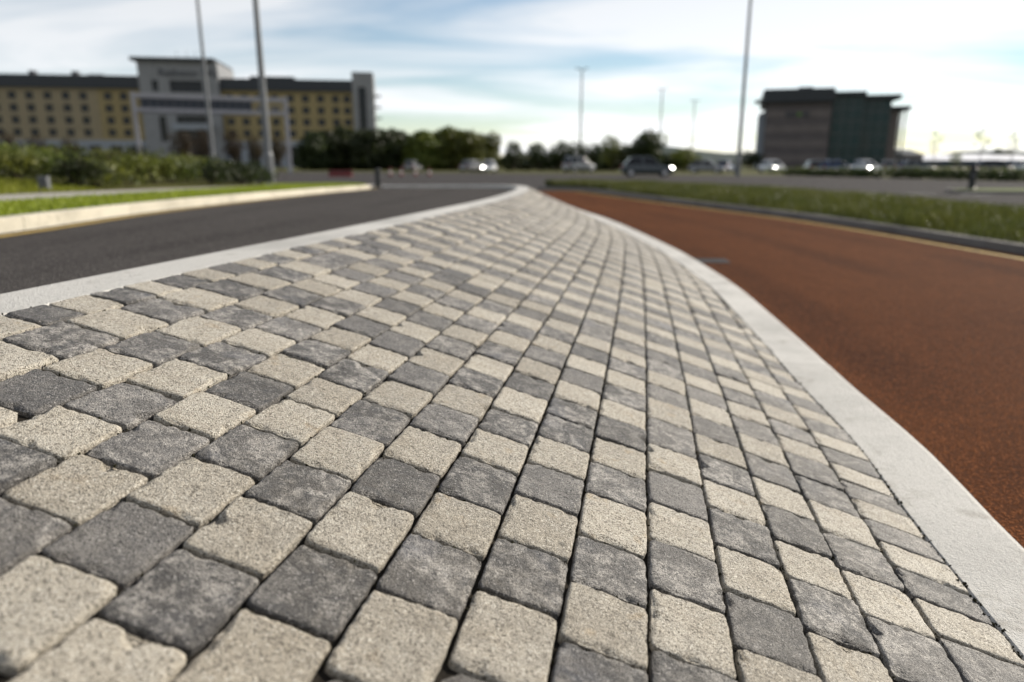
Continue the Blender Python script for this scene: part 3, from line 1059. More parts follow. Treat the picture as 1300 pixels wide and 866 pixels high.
# grey end block with a dark glazed slot
z_e = hz(92, 460)
e = wall_openings(HL - S_E0 - .02, z_e, [(1.4, 3.3, 2, z_e - 3.5)], .3)
e.box(0, HL - S_E0 - .02, 15.2, 15.5, 0, z_e)
e.box(0, .3, .02, 15.2, 0, z_e - .01)
e.box(HL - S_E0 - .32, HL - S_E0 - .02, .02, 15.2, 0, z_e - .01)
e.box(.3, HL - S_E0 - .32, .02, 15.2, z_e - .3, z_e - .02)
o = e.build('end_block', M['grey_wall'], hotel)
o.location = (S_E0 + .02, -.8, 0)
g_ = MB().box(1.4, 3.3, .2, .25, 2, z_e - 3.5).build('slot_window', M['glass'], o)
for i in range(6):
    MB().box(HL - S_E0 - .019, HL - S_E0 + 1.6, 3, 6, 4 + i * 2.7, 4.25 + i * 2.7).build('balcony', M['steel'], o)
# central tower
ty = -1.6
z_t = hz(79, 232)
def trect(x0, y0, x1, y1):
    return (hs(x0) - S_T0, hs(x1) - S_T0, max(.02, hz(y1, 232)), hz(y0, 232))
t_holes = [trect(200, 103, 208, 117), trect(222, 103, 263, 118), trect(204, 148, 213, 180), trect(226, 147, 268, 158), trect(227, 167, 263, 207)]
TW = S_T1 - S_T0
tb = wall_openings(TW, z_t, t_holes, .8)
tb.box(0, .3, .02, 18, 0, z_t - .01)
tb.box(TW - .3, TW, .02, 18, 0, z_t - .01)
tb.box(0, TW, 18, 18.3, 0, z_t)
tower = tb.build('tower', M['grey_wall'], hotel)
tower.location = (S_T0, ty, 0)
for q in t_holes:
    MB().box(q[0], q[1], .6, .65, q[2], q[3]).build('glazing', M['glass'], tower)
MB().box(-1.2, TW * .98, -1.0, 19, z_t, z_t + .75).build('tower_roof', M['slate'], tower)
q = trect(224, 158, 270, 166)
MB().box(q[0], q[1], -3.5, -.02, q[2], q[3]).build('entrance_canopy', M['pale_wall'], tower)
for f_ in (.42, .55, .66):
    MB().tube((TW * f_, 6, z_t + .7), (TW * f_, 6, z_t + 3.2), .09, .05, 6).build('aerial', M['steel_dark'], tower)
def text_obj(s, size, name, mat, parent, loc, depth=.08):
    cu = bpy.data.curves.new(name, 'FONT')
    cu.body = s
    cu.size = size
    cu.extrude = depth
    cu.align_x = 'CENTER'
    tmp = bpy.data.objects.new('tmp', cu)
    COL.objects.link(tmp)
    dg = bpy.context.evaluated_depsgraph_get()
    me = bpy.data.meshes.new_from_object(tmp.evaluated_get(dg))
    bpy.data.objects.remove(tmp)
    me.materials.clear()
    me.materials.append(mat)
    me.name = name
    o = link(bpy.data.objects.new(name, me), parent)
    o.location = loc
    o.rotation_euler = (R(90), 0, 0)
    return o
text_obj('Radisson SAS', 2.5, 'sign_lettering', M['sign_letter'], tower, (hs(247) - S_T0, -.1, hz(98, 232)))
tag(hotel, 'long cream six-storey hotel with dark roof and grey central tower', 'hotel')

# ------------------------------------------------------------------ office block on the right
YB = 140.
def bx(px): return px_x(px, YB, 8)
def bz(py): return px_z(py, YB) + .03
office = empty('office_block', (bx(972), YB, -.03), R(-17))
ox = lambda px: (bx(px) - bx(972)) * .94
W1 = ox(1052)
zt_ = bz(131)
bands = 9
st = MB()
for i in range(bands):
    z0, z1 = zt_ * i / bands, zt_ * (i + 1) / bands
    MB().box(0, W1, -.06 if i % 2 else 0, 18, z0 + .012, z1 - .012).build('stone_course', M['stone' if i % 2 else 'stone_band'], office)
MB().box(-.8, W1 + .3, -1.0, 19, zt_ + .005, bz(114)).build('roof', M['slate'], office, bevel=.1)
MB().box(ox(1012), ox(1030), 4, 9, bz(114) + .005, bz(109)).build('plant_room', M['slate'], office)
MB().box(-2.2, -.82, .5, 6, zt_ + .3, zt_ + .6).build('canopy', M['slate'], office)
MB().box(ox(964), -.02, 3, 17, 0, bz(142)).build('side_wing', M['pale_wall'], office)
# lettering: dark strokes with a green mark between them
for x0, x1, mt in ((996, 999.5, 0), (1001, 1004.5, 0), (1006, 1009.5, 0), (1017, 1020.5, 0), (1022, 1025.5, 0)):
    l_ = MB()
    l_.box(ox(x0), ox(x0) + .16, -.16, -.07, bz(150), bz(142))
    l_.box(ox(x1) - .16, ox(x1), -.16, -.07, bz(150), bz(142))
    l_.box(ox(x0) + .16, ox(x1) - .16, -.16, -.07, bz(143.2), bz(142))
    l_.box(ox(x0) + .16, ox(x1) - .16, -.16, -.07, bz(147), bz(146))
    l_.build('sign_letter', M['sign_letter'], office)
l_ = MB()
l_.tube((ox(1013.3), -.16, bz(146)), (ox(1013.3), -.07, bz(146)), .4, .4, 18)
l_.build('sign_mark', M['sign_green'], office)
# glazed wing, stepping back to the right
def glazed(x0, x1, y0, zt, roof_over, name):
    n = max(2, int((x1 - x0) / 1.6))
    m = max(2, int(zt / 2.0))
    c = MB().box(x0, x1, y0 + .1, y0 + 15, 0, zt).build(name, M['steel_dark'], office)
    sx, sz = (x1 - x0) / n, zt / m
    pane = MB().box(.05, sx - .05, -.03, .0, .05, sz - .05).mesh('pane', [M['teal_glass']])
    for i in range(n):
        for j in range(m):
            p = link(bpy.data.objects.new('pane', pane), c)
            p.location = (x0 + i * sx, y0 + .099, j * sz)
    MB().box(x0 - roof_over * .2, x1 + roof_over, y0 - .9, y0 + 16, zt + .005, zt + .8).build('roof', M['slate'], office, bevel=.08)
    return c
glazed(W1 + .3, ox(1092), 1.5, bz(124), .2, 'glazed_wing')
glazed(ox(1092) + .02, ox(1127), 3.2, bz(128), 1.4, 'glazed_wing')
MB().box(ox(1127) + .02, ox(1140), 5, 18, 0, bz(141)).build('stone_wing', M['stone'], office)
MB().box(ox(1127) - .6, ox(1152), 4, 19, bz(141) + .005, bz(136)).build('roof', M['slate'], office, bevel=.08)
o = MB()
for p in (1143, 1149):
    o.tube((ox(p), 6, 0), (ox(p), 6, bz(141)), .18, .18, 8)
o.build('column', M['steel'], office)
tag(office, 'dark stone and teal glass office block with overhanging flat roofs', 'office building')

# low sheds beyond
def shed(px0, px1, Y, py_eave, py_ridge, label, roof_mat, wall_mat, deep=26):
    x0, x1 = px_x(px0, Y), px_x(px1, Y)
    h, r = px_z(py_eave, Y), px_z(py_ridge, Y)
    s = empty('warehouse', (x0, Y, -.03))
    MB().box(0, x1 - x0, 0, deep, 0, h).build('wall', wall_mat, s)
    rm = MB()
    rm.add([(-.5, -.5, h + .01), (x1 - x0 + .5, -.5, h + .01), (x1 - x0 + .5, deep / 2, r), (-.5, deep / 2, r), (x1 - x0 + .5, deep, h + .01), (-.5, deep, h + .01)],
           [(0, 1, 2, 3), (3, 2, 4, 5), (0, 3, 5), (1, 4, 2)])
    rm.build('roof', roof_mat, s)
    n = int((x1 - x0) / 7)
    for i in range(n):
        MB().box(2 + i * 7, 5.2 + i * 7, -.06, -.01, .1, h * .62).build('shutter_door', M['steel_dark'], s)
    tag(s, label, 'warehouse')
    return s
shed(1172, 1345, 205, 203.5, 194.5, 'low blue-grey warehouse with long white sheet roof', M['white_roof'], M['blue_wall'], 40)
shed(1150, 1171, 170, 197, 189, 'small dark shed between office block and white-roofed warehouse', M['slate'], M['stone_band'], 14)

# distant hills
hm = MB()
n = 60
v = []
for i in range(n + 1):
    x = -2600 + 5200 * i / n
    h = 34 + 22 * math.sin(i * .37 + .6) + 11 * math.sin(i * .93)
    v += [(x, 2550, -5), (x, 2700, h), (x, 2900, -5)]
hm.add(v, [(3 * i + j, 3 * i + 3 + j, 3 * i + 4 + j, 3 * i + 1 + j) for i in range(n) for j in (0, 1)])
structure(hm.build('hills', M['hill'], smooth=True))

# ------------------------------------------------------------------ sign gantry over the far road
Yg0, Yg1 = 74., 80.
G0 = Vector((px_x(179, Yg0), Yg0, 0))
G1 = Vector((px_x(368, Yg1), Yg1, 0))
gd = (G1 - G0).normalized()
GL = (G1 - G0).length
gantry = empty('sign_gantry', G0, math.atan2(gd.y, gd.x))
zt1, zb1 = px_z(120, Yg0), px_z(139, Yg0)
for x in (0, GL):
    p = MB().box(x - .2, x + .2, -.2, .2, 0, zt1 + .25)
    po = p.build('post', M['pale_steel'], gantry, bevel=.03)
    MB().box(x - .45, x + .45, -.45, .45, -.02, .06).build('base_plate', M['steel'], po)
MB().box(.21, GL - .21, -.16, .16, zt1 - .3, zt1 + .15).build('top_beam', M['pale_steel'], gantry, bevel=.03)
MB().box(.21, GL - .21, -.16, .16, zb1 - .2, zb1 + .2).build('bottom_beam', M['pale_steel'], gantry, bevel=.03)
MB().box(.6, GL - 3.4, .02, .1, zb1 + .21, zt1 - .31).build('sign_panel', M['panel_back'], gantry)
for i in range(15):
    x = .7 + i * (GL - 4.2) / 14
    MB().box(x - .06, x + .06, -.12, .015, zb1 + .21, zt1 - .31).build('stiffener', M['steel_dark'], gantry)
MB().box(GL - 3.1, GL - .3, .0, .06, zb1 + .5, zb1 + .6).build('rail', M['pale_steel'], gantry)
MB().box(.5, GL - 3.5, -.9, -.2, zb1 - .32, zb1 - .22).build('walkway', M['steel_dark'], gantry)
tag(gantry, 'grey steel sign gantry spanning road before the hotel', 'gantry')

# ------------------------------------------------------------------ lamp columns
def lamp_post(px, Y, h, r0, r1, label, arms=2, z0=0., lean=0.):
    x = px_x(px, Y, z0)
    t = empty('lamp_post', (x, Y, z0))
    m_ = MB()
    m_.tube((0, 0, -.05), (0, 0, 1.4), r0 * 1.35, r0 * 1.3, 14)
    m_.tube((0, 0, 1.4), (0, 0, 1.55), r0 * 1.3, r0, 14, False)
    m_.tube((0, 0, 1.55), (0, 0, h), r0, r1, 14)
    p = m_.build('column', M['steel'], t, smooth=False)
    MB().box(-r0 * .5, r0 * .5, -r0 * 1.36 - .02, -r0 * 1.2, .5, 1.2).build('access_door', M['steel'], p)
    for s in ((-1, 1) if arms == 2 else (1,)):
        a = MB().tube((0, 0, h - .1), (s * .45, 0, h + .1), r1 * .8, r1 * .7, 8)
        ao = a.build('bracket', M['steel'], t)
        rr = [[(s * (.4 + u * .55), w * .16 * k_, h + .12 + v_ * .1 * k_) for w, v_ in ((-1, 0), (-.8, .8), (0, 1), (.8, .8), (1, 0), (.7, -.6), (-.7, -.6))] for u, k_ in ((0, .5), (.25, 1), (.8, .95), (1, .5))]
        MB().loft(rr if s > 0 else [r[::-1] for r in rr]).build('lantern', M['steel_dark'], ao)
    tag(t, label, 'lamp post', 'road lamp posts')
    return t
lamp_post(343, 40, 13, .19, .12, 'thick grey lamp post at the end of the shrub bed', z0=.12)
lamp_post(273, 52, 15.5, .14, .08, 'slender grey lamp post behind shrub bed, before the hotel tower', z0=.1)
lamp_post(936, 62, 19, .17, .09, 'tall lamp post standing left of the dark office block')
lamp_post(736, 112, 14.6, .16, .1, 'lamp post rising above the low dark trees', 2)
lamp_post(836, 142, 14.6, .16, .1, 'lamp post rising behind the round dark tree', 2)
lamp_post(877, 168, 14.6, .16, .1, 'farthest lamp post, above the small low tree', 2)

# ------------------------------------------------------------------ trees and shrubs
def leaf_cloud(blobs, n, size, seed, hollow=.55):
    q = random.Random(seed)
    v, f = [], []
    tot = sum(b[3] * b[4] * b[5] for b in blobs)
    for (cx, cy, cz, rx, ry, rz) in blobs:
        k = int(n * rx * ry * rz / tot)
        for _ in range(k):
            d = Vector((q.gauss(0, 1), q.gauss(0, 1), q.gauss(0, 1)))
            d.normalize()
            rad = hollow + (1.06 - hollow) * q.random() ** .6
            c = Vector((cx + d.x * rx * rad, cy + d.y * ry * rad, cz + d.z * rz * rad))
            nn = (d + Vector((q.gauss(0, .7), q.gauss(0, .7), q.gauss(0, .7) + .3))).normalized()
            a = nn.orthogonal().normalized()
            a = Matrix.Rotation(q.uniform(0, 6.28), 3, nn) @ a
            b = nn.cross(a)
            s = size * q.uniform(.6, 1.4)
            i = len(v)
            v += [c - a * s, c - b * s * .45, c + a * s, c + b * s * .45]
            f.append((i, i + 1, i + 2, i + 3))
    mb = MB()
    mb.v, mb.f, mb.m = [tuple(p) for p in v], f, [0] * len(f)
    return mb

def tree(px, Y, top, width, label, mat='leaf_dark', shape='round', n=1500, group='trees beyond the main road', trunk_frac=.22, name='tree', seed=0, z0=-.03):
    """top = image row of the crown's top, width = image columns across the crown"""
    q = random.Random(seed + int(px * 13) + int(Y))
    h = px_z(top, Y) - z0
    w = width / F_PX * Y * math.cos(PITCH)
    t = empty(name, (px_x(px, Y), Y, z0))
    zc = h * trunk_frac
    tr = MB()
    tr.tube((0, 0, -.1), (q.uniform(-.1, .1), 0, zc + h * .1), h * .035, h * .025, 8)
    tips = []
    for k in range(5):
        a = k * 1.257 + q.uniform(-.3, .3)
        e = (math.cos(a) * w * .28, math.sin(a) * w * .28, zc + h * q.uniform(.25, .5))
        tr.tube((0, 0, zc + h * .05), e, h * .02, h * .007, 6)
    tr.tube((0, 0, zc), (0, 0, h * .85), h * .024, h * .006, 6)
    tr.build('trunk', M['bark'], t)
    blobs = []
    k = 9 if shape == 'round' else 7
    ch = h - zc
    for i in range(k):
        a = q.uniform(0, 6.28)
        zz = zc + ch * (.12 + .7 * (i + .5) / k)
        rel = (zz - zc) / ch
        if shape == 'round':
            env = math.sqrt(max(.05, 1 - ((rel - .48) / .56) ** 2))
        elif shape == 'cone':
            env = 1.05 - .8 * rel
        else:
            env = .95 - .25 * rel
        r = w * .5 * env * q.uniform(.42, .6)
        o_ = w * .5 * env - r * .8
        blobs.append((math.cos(a) * o_ * .9, math.sin(a) * o_ * .9, zz, r, r, min(r, ch * .26) * q.uniform(.8, 1.1)))
    blobs.append((0, 0, zc + ch * .5, w * .34, w * .34, ch * .42))
    if shape == 'column':
        for a in (.5, 2.6, 4.7):
            blobs.append((math.cos(a) * w * .2, math.sin(a) * w * .2, zc + ch * .16, w * .3, w * .3, ch * .2))
    blobs.append((q.uniform(-.1, .1) * w, 0, h - ch * .17, w * .2, w * .2, ch * .17))
    leaf_cloud(blobs, n, max(.12, w * .045), q.random()).build('crown', M[mat], t)
    tag(t, label, 'tree', group)
    return t

hedge_spec = [(402, 163, 34), (424, 161, 34), (447, 159, 34), (470, 160, 32), (492, 161, 32), (513, 162, 32), (534, 162, 32), (555, 161, 34), (576, 159, 34), (597, 161, 32), (615, 165, 28)]
for i, (p, tp, w) in enumerate(hedge_spec):
    tree(p, 118 + (i % 3) * 2.2, tp + 4, w * 2.0, 'dense tall evergreen in the clipped row beside the hotel', 'leaf_dark' if i < 6 else 'leaf', 'column', 4200, 'evergreen row beside the hotel', .06, 'evergreen_tree')
tree(652, 112, 178, 34, 'small pointed tree just past the end of the evergreen row', 'leaf_dark', 'cone', 1300, trunk_frac=.15)
for p, tp, w, lb in ((684, 181, 36, 'low dark tree, first of the clump under lamp post'), (708, 178, 36, 'broad low dark tree in the clump under lamp post'),
                     (733, 179, 36, 'low dark tree directly under the lamp post'), (755, 181, 34, 'low dark tree, last of the clump before the taller ones')):
    tree(p, 108, tp, w, lb, 'leaf_dark', 'round', 1400, trunk_frac=.12)
tree(778, 104, 172, 36, 'loose grey-green tree beside the tall round one', 'leaf', 'round', 1300, trunk_frac=.15)
tree(820, 100, 166, 54, 'tall round dark tree behind the moving car', 'leaf_dark', 'round', 2400, trunk_frac=.15)
tree(797, 104, 180, 34, 'low dark tree tucked against the tall round one', 'leaf_dark', 'round', 1100, trunk_frac=.12)
tree(868, 98, 188, 44, 'low spreading bush tree beyond the moving car', 'leaf', 'round', 1200, trunk_frac=.1)
tree(952, 128, 191, 34, 'low dark tree at the foot of the office block', 'leaf_dark', 'round', 1000, trunk_frac=.1)
tree(1212, 200, 191, 20, 'small round bush before the white warehouse roof', 'leaf', 'round', 500, trunk_frac=.1)
tree(1268, 225, 188, 36, 'dark tree showing over the white warehouse roof', 'leaf_dark', 'round', 700, trunk_frac=.1)
for p, Y, tp, w, lb in ((232, 120, 163, 34, 'brownish tree before the hotel entrance'), (258, 112, 160, 30, 'brown autumn tree beside the hotel tower'), (300, 110, 165, 34, 'brown autumn tree between the two near lamp posts'),
                        (326, 112, 170, 28, 'low brown tree beside the thick lamp post'), (356, 108, 172, 30, 'low brown tree under the gantry end'),
                        (15, 130, 168, 34, 'brownish tree before the far end of hotel'), (50, 132, 170, 28, 'small brown tree under the hotel windows'), (92, 130, 173, 28, 'low brown tree beside the pale hotel base')):
    tree(p, Y, tp, w, lb, 'leaf_brown', 'round', 900, 'autumn trees before the hotel', .25)
# thin young trees by the warehouse
def sapling(px, Y, top, label):
    h = px_z(top, Y) + .03
    t = empty('sapling', (px_x(px, Y), Y, -.03))
    q = random.Random(px)
    s = MB().tube((0, 0, -.05), (0, 0, h * .95), .06, .02, 6)
    bl = []
    for i in range(9):
        a, z = q.uniform(0, 6.28), h * (.45 + .5 * i / 9)
        e = (math.cos(a) * h * .12, math.sin(a) * h * .12, z + h * .09)
        s.tube((0, 0, z), e, .02, .008, 5)
        bl.append((*e, .3, .3, .3))
    s.build('trunk', M['bark'], t)
    leaf_cloud(bl, 260, .09, px, .1).build('crown', M['leaf'], t)
    tag(t, label, 'sapling', 'young trees by the warehouse')
sapling(1185, 92, 168, 'thin bare sapling nearest the office block')
sapling(1243, 84, 160, 'tallest thin sapling, between the two others')
sapling(1283, 90, 168, 'thin sapling farthest from the office block')

# shrubs on the planted bank
def shrub(x, y, w, h, label, mat, seed, n=520):
    z = z_bank(x, y)
    t = empty('shrub', (x, y, z - .02))
    q = random.Random(seed)
    st_ = MB()
    for i in range(6):
        a = q.uniform(0, 6.28)
        st_.tube((0, 0, -.05), (math.cos(a) * w * .3, math.sin(a) * w * .3, h * q.uniform(.6, .9)), .012, .005, 5)
    st_.build('stem', M['bark'], t)
    bl = [(q.uniform(-.3, .3) * w, q.uniform(-.3, .3) * w, h * q.uniform(.3, .72), w * q.uniform(.22, .36), w * q.uniform(.22, .36), h * q.uniform(.22, .34)) for _ in range(7)]
    leaf_cloud(bl, n, .055, seed, .3).build('foliage', M[mat], t)
    tag(t, label, 'shrub', 'shrubs on the planted bank')
q = random.Random(5)
shr = []
for y in np.arange(12.4, 23.4, 1.0):
    xe = bank_edge(y)
    for k_ in range(6 if y < 17 else 5):
        shr.append((xe - .55 - k_ * 1.15 + q.uniform(-.3, .3), y + q.uniform(-.3, .3), k_))
for i, (x, y, k_) in enumerate(shr):
    w, h = q.uniform(1.0, 1.45), q.uniform(.5, .8)
    mat = 'leaf' if (i * 7) % 5 else 'leaf_dark'
    row = 'at the footpath edge' if k_ == 0 else ('deep in the bed behind the front row' if k_ > 2 else 'in the bed just behind the front row')
    shrub(x, y, w, h, ('dense mid green low shrub ' if mat == 'leaf' else 'dark green low shrub ') + row, mat, 900 + i)
for i in range(7):
    shrub(-12.6 - i * 1.1, 12.2 + .3 * (i % 2), 1.2, .55, 'dense mid green low shrub along the top of the bright lawn', 'leaf', 990 + i)

# small grey cabinet among the shrubs
cb = empty('utility_cabinet', (px_x(52, 11.4), 11.4, z_bank(px_x(52, 11.4), 11.4)), R(10))
MB().box(-.07, .07, -.06, .06, -.02, .2).build('cabinet_body', M['steel'], cb, bevel=.01)
MB().box(-.08, .08, -.07, .07, .202, .22).build('lid', M['steel'], cb, bevel=.008)
MB().box(-.055, .055, -.067, -.061, .02, .18).build('door', M['steel_dark'], cb)
tag(cb, 'small grey utility cabinet at the edge of lawn and shrubs', 'cabinet')

# low dark hedge and rough bank on the far side of the main road
def hedge(p0, p1, h, w, label, seed, n, mat='leaf_dark', leaf=.11):
    p0, p1 = Vector((*p0, -.03)), Vector((*p1, -.03))
    d = p1 - p0
    t = empty('hedge', p0, math.atan2(d.y, d.x))
    L = d.length
    q = random.Random(seed)
    k_ = int(L / (w * .7))
    bl = [(L * (i + .5) / k_, q.uniform(-.15, .15), h * .48, w * .62, w * .5, h * .5 * q.uniform(.85, 1.12)) for i in range(k_)]
    leaf_cloud(bl, n, leaf, seed, .5).build('foliage', M[mat], t)
    s = MB()
    for i in range(k_):
        x = L * (i + .5) / k_
        s.tube((x, 0, -.05), (x + q.uniform(-.1, .1), 0, h * .6), .03, .015, 5)
    s.build('stem', M['bark'], t)
    tag(t, label, 'hedge')
hedge((px_x(640, 116), 116), (px_x(880, 112), 112), 2.6, 3.0, 'long dark hedge running behind the low trees across the main road', 60, 7000, leaf=.3)
hedge((31.6, 44.5), (28.6, 55), .75, 1.2, 'low dark hedge edging the main road near the bollard', 61, 3600)
hedge((28.4, 55.6), (25, 66), .7, 1.2, 'low dark hedge edging the main road before the office block', 62, 3200)
hedge((60, 38.6), (32.4, 43.8), .75, 1.2, 'low dark hedge edging the main road past the bollard', 63, 4200)
for i, (x0, x1, y) in enumerate(((26, 60, 74), (60, 100, 66))):
    hedge((x0, y), (x1, y - 2), .8, 1.3, ('olive bank of low planting before the parked cars', 'olive low planting beside the warehouse road')[i], 70 + i, 4200, 'leaf')

# ------------------------------------------------------------------ cars
def car(loc, rz, mats, label, L=4.3, Wd=1.75, Ht=1.48, lights=False, van=False, group='parked cars beyond the road'):
    t = empty('car', loc, rz)
    hw = Wd / 2
    zl, zb = .2, Ht * .60
    a = L / 2
    # lower body: sections from tail to nose (x, half width factor, sill, top)
    secs = [(-a, .80, .38, zb - .22), (-a + .08, .92, .28, zb - .06), (-a + .5, .98, zl, zb), (-.9, 1, zl, zb + .01), (.4, 1, zl, zb),
            (a - 1.15, .99, zl, zb - .06), (a - .5, .96, zl, zb - .17), (a - .14, .86, .26, zb - .27), (a, .68, .34, zb - .36)]
    rings = []
    for x, k_, z0, z1 in secs:
        w = hw * k_
        rings.append([(x, yy * w, z0 + zz * (z1 - z0)) for yy, zz in ((-.86, 0), (-.98, .16), (-1, .5), (-.96, .86), (-.84, 1), (.84, 1), (.96, .86), (1, .5), (.98, .16), (.86, 0))])
    b = MB().loft(rings).build('body', mats, t, smooth=True)
    md = b.modifiers.new('bevel', 'BEVEL')
    md.width, md.segments, md.limit_method = .03, 2, 'ANGLE'
    # cabin
    x_r0, x_r1 = (-a + .12, -a + .38) if van else (-a + .2, -a + .75)
    x_f1, x_f0 = .32, 1.15
    zr = Ht
    cab = []
    for x0, x1, in ((x_r0, x_r1), (-.5, -.5), (x_f0, x_f1)):
        pass
    base_w, top_w = hw * .84, hw * .66
    zc0 = zb - .02
    P = [(x_r0, base_w, zc0), (x_f0, base_w, zc0 - .02), (x_f1, top_w, zr - .05), (x_r1, top_w, zr - .05)]
    v = [(x, -y, z) for x, y, z in P] + [(x, y, z) for x, y, z in P] + [(.05, -top_w * .9, zr), (x_r1 + .25, -top_w * .9, zr), (.05, top_w * .9, zr), (x_r1 + .25, top_w * .9, zr)]
    c = MB().add(v, [(0, 1, 2, 3), (5, 4, 7, 6), (1, 5, 6, 2), (4, 0, 3, 7), (3, 2, 8, 9), (6, 7, 11, 10), (2, 6, 10, 8), (7, 3, 9, 11), (8, 10, 11, 9)])
    cb_ = c.build('cabin', mats, t)
    md = cb_.modifiers.new('bevel', 'BEVEL')
    md.width, md.segments = .05, 2
    def quad(name, pts, off):
        pts = [Vector(p) for p in pts]
        n_ = (pts[1] - pts[0]).cross(pts[2] - pts[0]).normalized()
        cen = sum(pts, Vector()) / 4
        if n_.dot(cen - Vector((-.3, 0, zb + .2))) < 0:
            n_ = -n_
        g = [cen + (p - cen) * .86 + n_ * off for p in pts]
        h_ = [p - n_ * .02 for p in g]
        MB().add(g + h_, [(0, 1, 2, 3), (7, 6, 5, 4), (0, 4, 5, 1), (1, 5, 6, 2), (2, 6, 7, 3), (3, 7, 4, 0)]).build(name, M['glass'], t)
    quad('windscreen', [v[1], v[5], v[6], v[2]], .012)
    quad('rear_window', [v[4], v[0], v[3], v[7]], .012)
    lerp = lambda p, r, u: tuple(Vector(p).lerp(Vector(r), u))
    for s in (0, 4):
        m0, m1 = lerp(v[s], v[s + 1], .52), lerp(v[s + 3], v[s + 2], .5)
        quad('side_window', [v[s], m0, m1, v[s + 3]], .012)
        quad('side_window', [m0, v[s + 1], v[s + 2], m1], .012)
    # wheels
    for x in (-a + .78, a - .82):
        for s in (-1, 1):
            w = MB().tube((x, s * (hw - .17), .31), (x, s * (hw + .015), .31), .31, .31, 18).build('wheel', M['rubber'], t)
            MB().tube((x, s * (hw + .016), .31), (x, s * (hw + .03), .31), .2, .17, 12).build('rim', M['rim'], w)
    for s in (-1, 1):
        MB().box(a - .42, a - .1, s * hw * .62 - .14, s * hw * .62 + .14, zb - .34, zb - .2).build('headlight', M['lamp_and_glint'] if lights and (s < 0 or group == 'moving car') else M['lamp_clear'], t, bevel=.03)  # on parked cars one glowing lamp stands in for a sun glint
        MB().box(-a - .015, -a + .12, s * hw * .7 - .11, s * hw * .7 + .11, zb - .26, zb - .06).build('tail_light', M['lamp_red'], t, bevel=.02)
        MB().box(.72, .86, s * (hw + .02) - .07, s * (hw + .02) + .07, zb + .04, zb + .16).build('mirror', mats, t, bevel=.02)
    MB().box(a - .02, a + .015, -.26, .26, .4, .5).build('number_plate', M['plate'], t)
    MB().box(-a - .02, -a + .01, -.26, .26, .5, .6).build('number_plate', M['plate'], t)
    tag(t, label, 'car', group)
    return t
cp = {k_: paint(k_ + '_car_paint', c_) for k_, c_ in dict(dark_teal=(.003, .012, .018), white=(.7, .7, .7), silver=(.42, .43, .45), grey=(.12, .125, .13), black=(.012, .012, .014), blue=(.02, .04, .11), red=(.2, .015, .012)).items()}
car((px_x(822, 60), 60, 0), R(-4), cp['dark_teal'], 'dark teal hatchback with its headlights on, driving along main road', 4.3, 1.8, 1.62, True, group='moving car')
parked = [(735, 88, 35, 'grey', 'grey parked van under the low dark trees', True), (898, 84, -25, 'grey', 'grey parked car just left of the tall lamp post', False), (922, 90, 60, 'blue', 'dark blue parked car behind the tall lamp post', False),
          (981, 84, -84, 'white', 'white car with a sun glint drawn as lights on at the office corner', False),
          (1032, 86, 80, 'black', 'black parked car before the middle of the office', False),
          (1062, 84, 15, 'blue', 'dark blue parked car before the glazed wing', False), (1099, 84, -86, 'white', 'white car with a sun glint drawn as lights on before the glazed wing', False),
          (1125, 90, 75, 'grey', 'grey parked car at the end of the office block', False), (1163, 84, 5, 'grey', 'grey parked car before the small dark shed', False),
          (1262, 78, 0, 'black', 'black parked car beyond the tall sapling', False), (1294, 82, 20, 'silver', 'silver parked car beyond the farthest sapling', False),
          (621, 92, -95, 'white', 'white car with a sun glint drawn as lights on at the end of evergreen row', False), (602, 94, 50, 'grey', 'grey parked car second from the end of evergreen row', False),
          (524, 104, 80, 'grey', 'grey parked car tucked against the evergreen row', False),
          (222, 105, 15, 'white', 'white parked car before the hotel entrance', False), (284, 95, -97, 'silver', 'silver car with a sun glint drawn as lights on between the two near lamp posts', False),
          ]
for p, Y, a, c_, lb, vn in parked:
    car((px_x(p, Y), Y, -.03), R(a), cp[c_], lb, 4.2, 1.75, 1.9 if vn else 1.46, lights='lights on' in lb, van=vn)  # here lights are added glow imitating sun glints, not burning headlamps

# ------------------------------------------------------------------ bollards, cones, barriers, the little refuge
def bollard(x, y, z, h, label):
    t = empty('bollard', (x, y, z))
    m_ = MB()
    prof = [(.16, -.02), (.16, .05), (.12, .09), (.11, h * .72), (.135, h * .74), (.135, h * .8), (.11, h * .82), (.105, h * .95), (.07, h)]
    m_.loft([[(math.cos(k_ * math.pi / 8) * r, math.sin(k_ * math.pi / 8) * r, zz) for k_ in range(16)] for r, zz in prof])
    m_.build('post', M['black'], t, smooth=False)
    m_ = MB().loft([[(math.cos(k_ * math.pi / 8) * .113, math.sin(k_ * math.pi / 8) * .113, zz) for k_ in range(16)] for zz in (h * .5, h * .58)])
    m_.build('reflective_band', M['steel_dark'], t)
    tag(t, label, 'bollard', 'black road bollards')
bollard(px_x(479, 27), 27, .19, .72, 'black bollard standing near the tip of the left grass verge')
RB = Vector((px_x(1238, 27.6), 27.6, 0))
bollard(RB.x, RB.y, .11, .95, 'black bollard on the small kerbed refuge in the main road')
ref = MB()
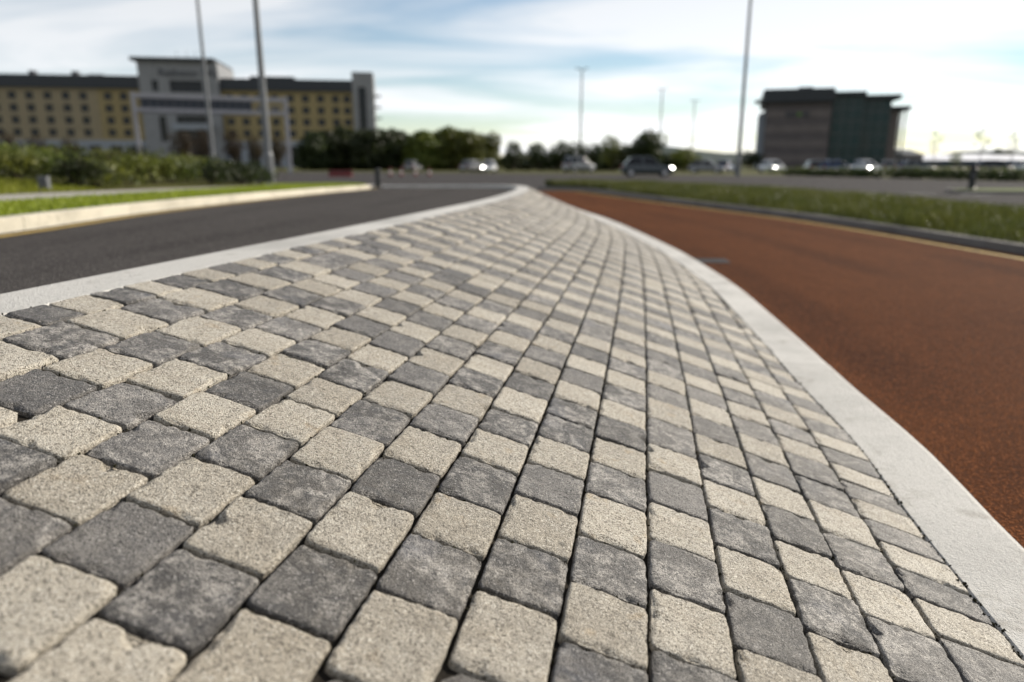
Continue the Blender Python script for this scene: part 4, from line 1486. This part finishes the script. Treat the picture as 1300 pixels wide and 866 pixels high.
rp = smooth_curve([(RB.x - .7, RB.y), (RB.x - .3, RB.y - .75), (RB.x + 1, RB.y - 1.1), (RB.x + 6, RB.y - 1.6), (RB.x + 12, RB.y - 2)], .2)
rq = smooth_curve([(RB.x - .7, RB.y + .05), (RB.x - .3, RB.y + .75), (RB.x + 1, RB.y + 1.0), (RB.x + 6, RB.y + .9), (RB.x + 12, RB.y + .7)], .2)
refuge = structure(strip(rp, rq, lambda x, y: .115, 40, 3, .02).build('traffic_refuge', M['lawn']))
kerb_run(rp, 1, lambda x, y: .12, refuge, M['kerb_grey'], width=.13)
kerb_run(rq[::-1], 1, lambda x, y: .12, refuge, M['kerb_grey'], width=.13)
def cone(x, y, label):
    t = empty('traffic_cone', (x, y, 0))
    MB().box(-.2, .2, -.2, .2, .0, .04).build('base', M['black'], t, bevel=.01)
    c1 = MB()
    c1.loft([[(math.cos(k_ * .5236) * r, math.sin(k_ * .5236) * r, z) for k_ in range(12)] for r, z in ((.15, .041), (.11, .28))])
    c1.loft([[(math.cos(k_ * .5236) * r, math.sin(k_ * .5236) * r, z) for k_ in range(12)] for r, z in ((.085, .45), (.035, .75))])
    c1.build('cone_body', M['red_plastic'], t)
    MB().loft([[(math.cos(k_ * .5236) * r, math.sin(k_ * .5236) * r, z) for k_ in range(12)] for r, z in ((.112, .281), (.084, .449))]).build('white_band', M['white_plastic'], t)
    tag(t, label, 'traffic cone', 'red cones on the far road')
for p in (495, 509, 527, 545):
    cone(px_x(p, 62), 62, 'red and white traffic cone on the far road before the evergreens')
for p, lb in ((424, 'red plastic road barrier lying nearer the lamp post'), (439, 'red plastic road barrier lying nearer the cones')):
    t = empty('road_barrier', (px_x(p, 60), 60, 0))
    MB().loft([[(x, -.2, 0), (x, -.2, .12), (x, -.07, .18), (x, -.05, .5), (x, .05, .5), (x, .07, .18), (x, .2, .12), (x, .2, 0)] for x in (-.48, .48)]).build('barrier_body', M['red_plastic'], t, bevel=.02)
    for x in (-.25, .25):
        MB().box(x - .12, x + .12, -.09, -.045, .25, .42).build('recess', M['black'], t)
    tag(t, lb, 'road barrier', 'red barriers on the far road')
